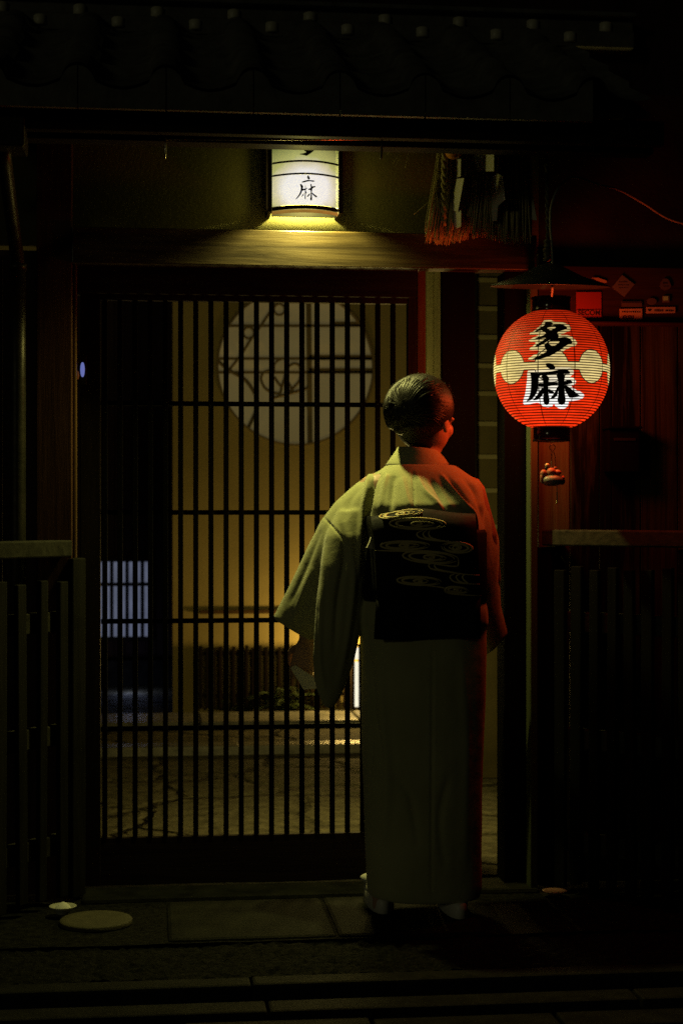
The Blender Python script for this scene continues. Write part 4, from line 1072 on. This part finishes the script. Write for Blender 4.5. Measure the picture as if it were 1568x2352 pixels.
# hands
def hand(wr, dirn, back, thumb, curl):
    """wr wrist, dirn towards the fingers, back = normal of the back of the hand, thumb side vector"""
    d = Vector(dirn).normalized(); bk = Vector(back); bk = (bk-d*bk.dot(d)).normalized(); th = d.cross(bk).normalized()
    if th.dot(Vector(thumb)) < 0: th = -th
    for k, o in enumerate((.026, .009, -.008, -.024)):
        bd.tube([wr+th*o*.45, wr+d*.03+th*o*.8, wr+d*.074+th*o], [.013,.013,.0115], 10, True, True)
    for k, (o, l) in enumerate(((.028,.066), (.0095,.074), (-.0095,.068), (-.027,.054))):
        p0 = wr+d*.076+th*o+bk*.002; a = R(28); u = d; pts = [p0]; c = curl[k]
        for j, fr in enumerate((.46, .31, .23)):
            a_ = R(c)*(j+.7)
            dd_ = d*math.cos(a_)-bk*math.sin(a_); pts.append(pts[-1]+dd_*l*fr)
        bd.tube(pts, [.0092,.0085,.0076,.0064], 9, True, True)
    t0 = wr+d*.022+th*.022-bk*.006
    t1 = t0+(d*.55+th*.7-bk*.35).normalized()*.036; t2 = t1+(d*.85+th*.1-bk*.5).normalized()*.028; t3 = t2+(d*.9-th*.1-bk*.45).normalized()*.022
    bd.tube([t0, t1, t2, t3], [.0135,.0105,.009,.0072], 9, True, True)
wl_ = B(703, 1474, .16)
hand(wl_, (-.16, .1, -1), (-.35, -.85, 0), (-1, .2, 0), (28, 34, 38, 42))
wr2 = B(1100, 1430, .24)
hand(wr2, (-.8, .55, -.05), (.3, .2, 1), (0, 1, .3), (22, 25, 28, 30))
bme = remesh(bd, 'person', .0042, 5, .5); bme.materials.append(M['skin'])
person = tag(link('person', bme), 'person in a pale green kimono and dark obi seen from behind at the lattice door', 'person')
# ---- hair
hb_ = MB()
def hq(qx, qy, dy, rx, ry, rz, rot=None): hb_.ell(B(qx, qy, dy), (rx, ry, rz), 30, rot)
hb_.ell(hc+HF*-.016+HU*.032, (.086, .1, .086), 32, hrot)
hq(965, 932, .01, .1, .092, .097)
hq(918, 945, -.002, .045, .055, .062)
hb_.tube([B(955, 960, .01), B(958, 985, .028), B(964, 1004, .03), B(967, 1014, .034)], [.075, .064, .053, .044], 24, True, True)
for pts, r_ in (([(900,972),(893,935),(908,900),(945,876),(992,880)], .02), ([(918,984),(930,966),(940,936),(975,908),(1016,902)], .02), ([(904,960),(914,938),(930,930),(944,944),(934,966)], .015)):
    hb_.tube(spline([B(qx, qy, -.058+.0009*abs(qx-955)*.55+.0006*abs(qy-935)) for qx, qy in pts], 6), r_, 12, True, True)
hme = remesh(hb_, 'hair', .0035, 12)
# open the hair over the face and ear
bmh = bmesh.new(); bmh.from_mesh(hme)
kill = []
for f in bmh.faces:
    rel = f.calc_center_median()-hc
    s_, f_, u_ = rel.dot(HS), rel.dot(HF), rel.dot(HU)
    if f_ > .006 and u_ < -.014+(f_-.02)*.55: kill.append(f)
bmesh.ops.delete(bmh, geom=kill, context='FACES'); bmh.to_mesh(hme); bmh.free()
hme.materials.append(M['hair'])
hair = link('hair', hme, person)
from mathutils.bvhtree import BVHTree
hbv = BVHTree.FromPolygons([v.co.copy() for v in hme.vertices], [tuple(p.vertices) for p in hme.polygons])
st = MB(); rnd = random.Random(21)
bun = Vector((919, 946, 0)); ctr = Vector((963, 936, 0))
for i in range(520):
    th_ = rnd.uniform(0, 6.2832); rad_ = rnd.uniform(.35, .99)
    p0 = ctr+Vector((80*rad_*math.cos(th_), (76 if math.sin(th_) < 0 else 66)*rad_*math.sin(th_), 0))
    e_ = rnd.uniform(0, 6.2832); p2 = bun+Vector((20*math.cos(e_), 26*math.sin(e_), 0))*rnd.uniform(.2, 1)
    d_ = p2-p0; pm = p0+d_*.5+Vector((-d_.y, d_.x, 0))*rnd.uniform(.18, .34)
    pts = []
    for k in range(13):
        t = k/12*rnd.uniform(.97, 1)
        q_ = p0*(1-t)**2+pm*2*t*(1-t)+p2*t*t
        dr = (B(q_.x, q_.y)-Vector((0,0,H))).normalized(); h = hbv.ray_cast(Vector((0,0,H)), dr)
        if h[0] is not None: pts.append(h[0]+h[1]*.0003*(1 if h[1].dot(dr) < 0 else -1))
    if len(pts) > 4:
        m_ = len(pts); st.tube(pts, [.0019*(.3+.7*math.sin(math.pi*k/(m_-1))) for k in range(m_)], 5)
for i in range(26):
    th_ = i/26*6.2832+rnd.uniform(-.1,.1); p0 = ctr+Vector((78*math.cos(th_), (74 if math.sin(th_) < 0 else 62)*math.sin(th_), 0))
    e_ = th_+1.1; p2 = bun+Vector((15*math.cos(e_), 20*math.sin(e_), 0)); d_ = p2-p0; pm = p0+d_*.5+Vector((-d_.y, d_.x, 0))*.27
    pts = []
    for k in range(16):
        t = .04+.96*k/15; q_ = p0*(1-t)**2+pm*2*t*(1-t)+p2*t*t
        dr = (B(q_.x, q_.y)-Vector((0,0,H))).normalized(); h = hbv.ray_cast(Vector((0,0,H)), dr)
        if h[0] is not None: pts.append(h[0]-h[1]*.0032*(1 if h[1].dot(dr) < 0 else -1))
    if len(pts) > 5:
        m_ = len(pts); st.tube(pts, [.0062*(.35+.65*math.sin(math.pi*(k+.5)/m_)) for k in range(m_)], 8, True, True)
for i in range(46):
    th_ = rnd.uniform(2.6, 6.8); a0 = ctr+Vector((80*math.cos(th_), (77 if math.sin(th_) < 0 else 66)*math.sin(th_), 0))
    tg = Vector((-math.sin(th_), math.cos(th_), 0))*rnd.uniform(12, 30)*rnd.choice((-1,1)); ou = Vector((math.cos(th_), math.sin(th_), 0))
    P3 = [B(q_.x, q_.y, rnd.uniform(-.01,.02)) for q_ in spline([a0-ou*5, a0+tg*.5+ou*rnd.uniform(0,3), a0+tg+ou*rnd.uniform(-3,4)], 5)]
    st.tube(P3, .0003, 4)
st.build('hair_strands', M['hair_lock'], hair, fix=False)
# ---- kimono
km = MB()
tors = [(2056,846,1100,.125),(2034,842,1104,.13),(1960,839,1104,.135),(1850,836,1104,.14),(1740,832,1106,.145),(1600,830,1112,.15),(1500,830,1114,.152),(1430,829,1112,.15),(1372,836,1108,.142),(1300,842,1106,.138),(1220,840,1108,.142),(1160,836,1110,.145),(1110,842,1104,.125),(1084,868,1066,.095),(1068,884,1042,.07)]
km.loft([ring(B(l, q, .03 if q < 1150 else 0), B(r, q, .03 if q < 1150 else 0), hd, 0, 40, 2.25) for q, l, r, hd in tors])
# ohashori fold below the obi
km.loft([ring(B(l, q), B(r, q), hd, 0, 40) for q, l, r, hd in ((1440,831,1113,.15),(1430,826,1117,.158),(1400,826,1116,.158),(1372,832,1110,.15))])
def sleeve(secs, n=26, pw=2.2):
    km.loft([ring(B(*a, dy), B(*b, dy), hd, 0, n, pw) for a, b, hd, dy in secs])
sleeve([((905,1072),(930,1240),.085,.03), ((872,1078),(900,1260),.092,.03), ((820,1106),(850,1330),.088,.03), ((770,1150),(800,1400),.08,.04), ((735,1197),(768,1440),.07,.06), ((692,1288),(738,1462),.06,.10), ((656,1360),(722,1468),.054,.13), ((626,1420),(712,1472),.05,.15)])
# hanging sleeve bag
km.loft([ring(B(l, q, dy), B(r, q, dy), hd, 0, 26, 2.2) for q, l, r, hd, dy in ((1170,775,860,.05,.0),(1230,748,850,.06,-.01),(1300,736,842,.058,-.015),(1380,727,836,.05,-.02),(1450,721,828,.044,-.02),(1510,717,815,.038,-.02),(1560,720,800,.032,-.02),(1595,730,785,.026,-.02),(1615,739,774,.02,-.02),(1627,748,762,.012,-.02))])
sleeve([((1010,1072),(990,1240),.085,.03), ((1046,1080),(1030,1250),.092,.03), ((1090,1112),(1072,1300),.085,.04), ((1122,1162),(1096,1380),.075,.06), ((1143,1232),(1102,1420),.066,.09), ((1143,1310),(1106,1460),.058,.12), ((1149,1390),(1106,1488),.055,.14), ((1165,1452),(1108,1508),.05,.16)])
kme = remesh(km, 'kimono', .0045, 22, .5)
# folds: polylines in the reading of the photo, (points, width, height)
folds = [([(852,1085),(844,1107),(831,1182),(824,1248),(822,1330)], 7, .013), ([(872,1084),(857,1112),(845,1178),(838,1250)], 5.5, -.022),
         ([(892,1090),(884,1107),(873,1172)], 7, .008), ([(905,1092),(901,1120),(897,1174)], 9, -.012), ([(922,1095),(933,1140),(944,1176)], 9, .006),
         ([(958,1094),(975,1128),(1000,1152),(1014,1172)], 6, .009), ([(985,1100),(1008,1135),(1028,1172)], 8, -.009),
         ([(1010,1088),(1030,1115),(1064,1156),(1088,1182),(1098,1240)], 6, .013), ([(1026,1094),(1055,1130),(1080,1160)], 6, -.010), ([(1058,1092),(1092,1135),(1112,1210)], 8, -.008),
         ([(838,1100),(806,1145),(790,1200)], 12, -.005),
([(780,1200),(790,1280),(775,1380),(768,1500)], 9, -.012), ([(800,1220),(812,1320),(800,1450),(775,1580)], 9, .009), ([(748,1260),(740,1380),(735,1500),(745,1590)], 7, .008),
         ([(738,1215),(700,1310),(664,1390)], 8, -.006), ([(720,1300),(690,1380),(668,1440)], 10, .007),
         ([(740,1185),(775,1222),(806,1262)], 2.6, -.006),
         ([(947,1080),(950,1130),(952,1180)], 2.2, -.006),
         ([(993,1480),(992,1700),(991,1900),(990,2066)], 3.5, -.006), ([(850,1500),(858,1640),(880,1760)], 10, -.012), ([(868,1500),(880,1650),(890,1800),(880,1950)], 13, .008), ([(900,1780),(940,1830),(960,1950)], 12, -.006), ([(1060,1500),(1070,1700),(1066,2000)], 16, .006), ([(1030,1780),(1010,1880),(1020,2000)], 12, -.006),
         ([(840,1420),(852,1650),(850,1780)], 6, -.008)]
fold_d = []
for pts, w, h_f in folds:
    sp_ = spline([Vector((a, b, 0)) for a, b in pts], 8); fold_d.append((sp_, w, h_f, min(p.x for p in sp_)-3*w, max(p.x for p in sp_)+3*w, min(p.y for p in sp_)-3*w, max(p.y for p in sp_)+3*w))
def to_q(p):
    xc = p.x*CS-p.y*SN; zc_ = p.x*SN+p.y*CS
    return 784+F*xc/zc_, 1176-F*(p.z-H)/zc_
disp = []
for v in kme.vertices:
    n_ = v.normal
    a, b = to_q(v.co); d = 0
    if n_.y < .25:
        for sp_, w, h_f, x0, x1, y0, y1 in fold_d:
            if not (x0 < a < x1 and y0 < b < y1): continue
            m_d = 1e9; tp = 0; ns_ = len(sp_)-1
            for si_, (p, q_) in enumerate(zip(sp_[:-1], sp_[1:])):
                ex, ey = q_.x-p.x, q_.y-p.y
                t_ = max(0, min(1, ((a-p.x)*ex+(b-p.y)*ey)/(ex*ex+ey*ey+1e-9)))
                dd2 = (a-p.x-ex*t_)**2+(b-p.y-ey*t_)**2
                if dd2 < m_d: m_d = dd2; tp = (si_+t_)/ns_
            d += h_f*.95*math.exp(-m_d/(w*w*.55))*math.sin(math.pi*min(.985, max(.015, tp)))**.7
        d *= min(1, (.25-n_.y)/.4)
    d += .002*noise.noise(v.co*7)+.0009*noise.noise(Vector((v.co.x*28, v.co.y*28, v.co.z*8)))
    disp.append(d)
for v, d, n_ in zip(kme.vertices, disp, [v.normal.copy() for v in kme.vertices]): v.co += n_*d
kme.update(); kme.materials.append(M['kimono'])
kimono = link('kimono', kme, person)
# collar standing off the nape
cl = MB(); inner_r, outer_r = [], []
nphi = 40
rows_b, rows_t = [], []
cbx, ctx = B(956, 1066, .055), B(957, 1026, .06)
def col_pt(c, rx, ry, ph, z, droop): return Vector((c.x+rx*math.sin(ph), c.y-ry*math.cos(ph), z+droop))
prof_r = []
for i in range(nphi+1):
    ph = R(-125+250*i/nphi)
    c0 = abs(ph)/R(125)
    zb_ = B(956,1077,-.03).z+.014*math.sin(min(abs(ph), R(90)))**2-.03*max(0, (abs(ph)-R(90))/R(35)) + .004*math.sin(ph)
    zt_2 = B(956,1029,-.03).z+(-.006 if ph > 0 else .004)*abs(math.sin(ph))-.05*max(0, (abs(ph)-R(75))/R(50))
    tw = 1.0
    bo = col_pt(cbx, .097, .098, ph, zb_, 0); to = col_pt(ctx, .064, .078, ph, zt_2, 0)
    mid = (bo+to)/2+Vector((math.sin(ph), -math.cos(ph), 0))*.002
    bi = col_pt(cbx, .09, .09, ph, zb_, 0); ti = col_pt(ctx, .059, .072, ph, zt_2, 0); mi = (bi+ti)/2
    tt = (to+ti)/2+Vector((0,0,.0025))
    prof_r.append([bo, bo.lerp(mid, .5), mid, mid.lerp(to, .6), to, tt, ti, mi, bi])
cl.loft(prof_r, True); co = cl.build('collar', M['kimono'], person)
# ---- obi
ob = MB()
ob.loft([ring(B(l, q), B(r, q), hd, 0, 40, 2.3) for q, l, r, hd in ((1378,828,1114,.156),(1372,826,1116,.158),(1300,830,1114,.156),(1225,832,1114,.156),(1216,836,1110,.15))])
obi = ob.build('obi', M['obi'], person)
OY = 4.60
def O(qx, qy, Y=OY): return at(qx, qy, Y)
# drum knot: profile rows (q left, q right, height, front depth)
drum_rows = [(1196,862,1090,4.70),(1184,855,1090,4.665),(1180,852,1091,4.635),(1190,852,1092,4.606),(1215,856,1094,4.596),(1260,861,1097,4.59),(1310,863,1100,4.59),(1350,864,1102,4.60),(1368,865,1103,4.62),(1376,866,1103,4.645),(1372,866,1102,4.68)]
def OB(Y, q): return Y+.02+lean(q)
dm = MB(); rr_ = []
for q, l, r, Y in drum_rows:
    row = []
    for i in range(25):
        t = i/24
        qq = q+(-16*math.exp(-((t-.45)/.3)**2)+14*(1-t)*.5 if q < 1230 else 0)
        row.append(at(l+(r-l)*t, qq, OB(Y, q)+.02*abs(2*t-1)**6+.004*math.sin(t*7+q*.02)))
    rr_.append(row)
dm.loft(rr_, False, True, False)
# sides back to the body
for e in (0, 24):
    side = [[row[e] for row in rr_], [row[e]+Vector((0, (4.86-row[e].y), 0)) for row in rr_]]
    dm.loft(side, False, True, False)
MBd = dm.build('obi_drum', M['obi'], obi, fix=False)
tl = MB()
tl_rows = [(1366,864,1102,4.655),(1385,864,1103,4.63),(1420,862,1103,4.628),(1455,860,1104,4.634),(1468,860,1104,4.64)]
a_ = [[at(l+(r-l)*i/20, q+(3*math.sin(i*.3) if q == 1468 else 0), OB(Y, q)+.003*math.sin(i*.9)) for i in range(21)] for q, l, r, Y in tl_rows]
b_ = [[p+Vector((0,.014,0)) for p in row] for row in a_]
tl.loft([ra_+rb_[::-1] for ra_, rb_ in zip(a_, b_)], True)
tl.build('obi_tail', M['obi'], obi)
# bustle pad scarf peeping at the left side
mb = MB(); mb.prism([at(a_, b_, OB(4.665, b_)) for a_, b_ in ((856,1222),(861,1228),(864,1262),(842,1259),(848,1247))], (0,.02,0)); mb.build('obi_scarf', M['obiage'], obi)
# gold whirls woven on the drum
gd = MB()
from mathutils.bvhtree import BVHTree
bvh = BVHTree.FromPolygons([p for row in rr_ for p in row], [(i*25+j, i*25+j+1, (i+1)*25+j+1, (i+1)*25+j) for i in range(len(rr_)-1) for j in range(24)])
def surf(px, py):
    qx, qy = (850+px/5.227)*.98, (1180+py/5.227)*.98
    d = (at(qx, qy, 4.7)-Vector((0,0,H))).normalized()
    for k in range(30):
        hit = bvh.ray_cast(Vector((0,0,H)), ((at(qx, qy+k*.8, 4.7)-Vector((0,0,H))).normalized()))
        if hit[0] is not None: return hit[0]-d*.0012
    return surf_(px, py)
def surf_(px, py):
    qx, qy = (850+px/5.227)*.98, (1180+py/5.227)*.98
    # front depth by height
    Y = 4.59
    ks = [(1180,4.635),(1190,4.606),(1215,4.596),(1260,4.59),(1310,4.59),(1350,4.60),(1368,4.62),(1376,4.645)]
    for (q0, y0), (q1, y1) in zip(ks[:-1], ks[1:]):
        if q0 <= qy <= q1: Y = y0+(y1-y0)*(qy-q0)/(q1-q0)
    if qy < 1180: Y = 4.635
    t = (qx-860)/(1100-860)
    return at(qx, qy, OB(Y, qy)+.02*abs(2*max(0, min(1, t))-1)**6-.0015+.004*math.sin(t*7+qy*.02))
def gline(pts, w=.0022, n=6, taper=True):
    sp_ = [surf(p.x, p.y) for p in spline([Vector((a, b, 0)) for a, b in pts], n)]
    m_ = len(sp_); gd.tube(sp_, [w*(.45+.9*math.sin(math.pi*min(1, max(0, i/(m_-1)))))  if taper else w for i in range(m_)], 5)
def whirl(cx_, cy_, rx, ry, rot, n=4, shift=.22, ph=0, turns=1.6):
    c_, s_ = math.cos(R(rot)), math.sin(R(rot))
    for k in range(n):
        f = 1-k*.2
        ox = -rx*shift*k*.45*(1 if ph == 0 else -1)
        pts = []
        for j in range(15):
            a = R(20)+6.0*j/14 if ph == 0 else R(200)+6.0*j/14
            x = (ox if k % 2 == 0 else -ox*.6)+rx*f*math.cos(a); y = ry*f*math.sin(a)
            pts.append((cx_+x*c_-y*s_, cy_+x*s_+y*c_))
        gline(pts, .0025)
    pts = []
    for j in range(16):
        a = j*.62; r_ = .36*(1-j/17)
        x, y = rx*r_*math.cos(a)*1.0, ry*r_*1.25*math.sin(a); pts.append((cx_+x*c_-y*s_, cy_+x*s_+y*c_))
    gline(pts, .0022)
whirl(470,130,268,46,-8,4,.25); whirl(675,250,345,70,1,4,.2)
for dx in (0, 75, 140): gline([(740+dx*.6,330),(665+dx,365),(690+dx,415),(800+dx*.8,445),(950+dx*.4,462),(1080,468)])
whirl(520,515,300,54,0,4,.2); whirl(1150,540,188,66,4,4,.15,1); gline([(150,575),(350,582),(560,585),(800,582)])
whirl(830,660,340,74,4,4,.2)
gline([(1170,690),(1165,760),(1100,770),(980,755),(900,750)]); 
for dx in (0, 70): gline([(880+dx,730),(810+dx,750),(830+dx,795),(930+dx*.6,820),(1080+dx*.3,845),(1250,868),(1420,880)])
for dx in (0, 75, 150): gline([(1130+dx,862),(1070+dx,890),(1090+dx,940),(1160+dx*.8,970),(1300,985),(1430,990)])
whirl(690,950,270,54,2,3,.2); whirl(1150,1060,138,40,4,3,.15); gline([(740,1005),(900,1020),(1000,1040),(1010,1080),(1100,1108),(1300,1125),(1440,1130)])
gd.build('gold_whirls', M['gold'], obi)
# ---- feet: split-toe socks and sandals
for fx, q in ((878, 2100), (1040, 2112)):
    g = gnd(fx, q+2); g = Vector((B(fx, q).x, g.y, 0))
    zz = .002 if q < 2105 else .002
    y0 = g.y
    fm = MB()
    rows_ = []
    for t, w, h_ in ((0,.016,.035),(.012,.028,.05),(.05,.033,.055),(.11,.036,.05),(.16,.044,.04),(.2,.044,.03),(.225,.035,.022)):
        rows_.append([Vector((g.x+w*math.cos(a), y0+.012+t, .05+h_*(.5+.5*math.sin(a))+.0)) for a in [6.2832*k/20 for k in range(20)]])
    fm.loft(rows_, True)
    fm.tube([Vector((g.x, y0+.062, .07)), Vector((g.x, y0+.085, .115))], [.034,.034], 18)
    fm.build('sock', M['sock'], person)
    zm = MB(); outl_ = []
    for k in range(28):
        a = 6.2832*k/28; yy = math.sin(a); w = .037+.006*yy
        outl_.append((g.x+w*math.copysign(abs(math.cos(a))**.8, math.cos(a)), y0+.12+.125*math.copysign(abs(yy)**.8, yy)))
    def lv(z, s_=1): return [Vector((g.x+(a-g.x)*s_, y0+.12+(b-(y0+.12))*s_, z)) for a, b in outl_]
    zm.loft([lv(.001,.94), lv(.004), lv(.04), lv(.046,.96), lv(.049,.9)], True)
    sn = zm.build('sandal', M['zori'], person)
    MB().loft([lv(.0,.985), lv(.0035, 1.0)], True).build('sole', M['iron'], sn)
    MB().tube(spline([Vector((g.x-.036,y0+.1,.05)), Vector((g.x-.02,y0+.15,.095)), Vector((g.x,y0+.2,.07)), Vector((g.x+.02,y0+.15,.095)), Vector((g.x+.036,y0+.1,.05))], 5), .006, 8).build('sandal_strap', M['obiage'], sn)
# ---- envelope held in the left hand
ev = [(667,1534),(678,1528),(716,1552),(742,1574),(724,1582),(697,1584),(684,1562)]
mb = MB(); mb.prism([at(a, b, PY+.10+(a-667)*.0003) for a, b in ev], (0,.003,0))
tag(mb.build('envelope', M['envelope']), 'folded white paper envelope held in the left hand below the sleeve', 'envelope')

# ================================================================== LIGHTS
def point(name, loc, power, color, radius):
    l = bpy.data.lights.new(name, 'POINT'); l.energy = power; l.color = color; l.shadow_soft_size = radius
    o = bpy.data.objects.new(name, l); o.location = loc; col.objects.link(o); return o
def own_paper(lamp, objs):
    """the bulb's light passes through its own thin paper, whose glow is the paper's emission"""
    c = bpy.data.collections.new(lamp.name+'_paper')
    for o in objs: c.objects.link(o)
    for e in c.collection_objects: e.light_linking.link_state = 'EXCLUDE'
    lamp.light_linking.receiver_collection = c; lamp.light_linking.blocker_collection = c
ab = point('wall_lantern_bulb', ((xa+xb)/2, AY+.055, wz(432, AY, 705)), 58, (1,.94,.26), .028)
rb_ = point('paper_lantern_bulb', gc+Vector((0,0,-.03)), 6.8, (1,.085,.014), .06)
own_paper(rb_, [o for o in lan.children if o.name.startswith(('paper_globe', 'kanji', 'writing'))])
fb = point('floor_lamp_bulb', (lc.x, LY, .40), 18, (1,.66,.17), .05)
own_paper(fb, [o for o in fl.children])
sun_el, sun_az = R(13), R(-138)   # from the street side, left
sd = bpy.data.lights.new('street_glow', 'SUN'); sd.energy = .042; sd.angle = R(6); sd.color = (1,.97,.52)
pb_ = point('passage_fill', at(845, 1400, 6.05), 24, (1,.8,.22), .16)  # unseen light added to brighten the passage jamb and rungs
point('cool_floor_fill', at(300, 1570, 10.9), .7, (.5,.6,1), .1)  # unseen light added for a cool tint on the courtyard floor
so_ = bpy.data.objects.new('street_glow', sd); col.objects.link(so_)
dirv = Vector((math.sin(sun_az)*math.cos(sun_el), math.cos(sun_az)*math.cos(sun_el), math.sin(sun_el)))
so_.rotation_euler = dirv.to_track_quat('Z', 'Y').to_euler()
w = bpy.data.worlds.new('World'); scene.world = w; w.use_nodes = True
nt = w.node_tree; bg = nt.nodes['Background']
sk_ = nt.nodes.new('ShaderNodeTexSky'); sk_.sky_type = 'NISHITA'; sk_.sun_disc = False; sk_.sun_elevation = sun_el; sk_.sun_rotation = sun_az
nt.links.new(sk_.outputs[0], bg.inputs[0]); bg.inputs[1].default_value = .00025

# ================================================================== CAMERA
cam = bpy.data.cameras.new('camera'); co_ = bpy.data.objects.new('camera', cam); col.objects.link(co_)
co_.location = (0, 0, H); co_.rotation_euler = (R(90), 0, -YAW)
cam.sensor_fit = 'VERTICAL'; cam.sensor_height = 36; cam.sensor_width = 24; cam.lens = 36*F/2352
cam.clip_end = 500; cam.clip_start = .05
cam.dof.use_dof = True; cam.dof.focus_distance = 4.74; cam.dof.aperture_fstop = 4.5
scene.camera = co_
scene.view_settings.view_transform = 'Standard'; scene.view_settings.look = 'None'; scene.view_settings.exposure = 0; scene.view_settings.gamma = 1
scene.render.engine = 'CYCLES'
scene.cycles.use_denoising = False
scene.cycles.max_bounces = 6
scene.cycles.adaptive_threshold = .004
scene.cycles.sample_clamp_indirect = .12
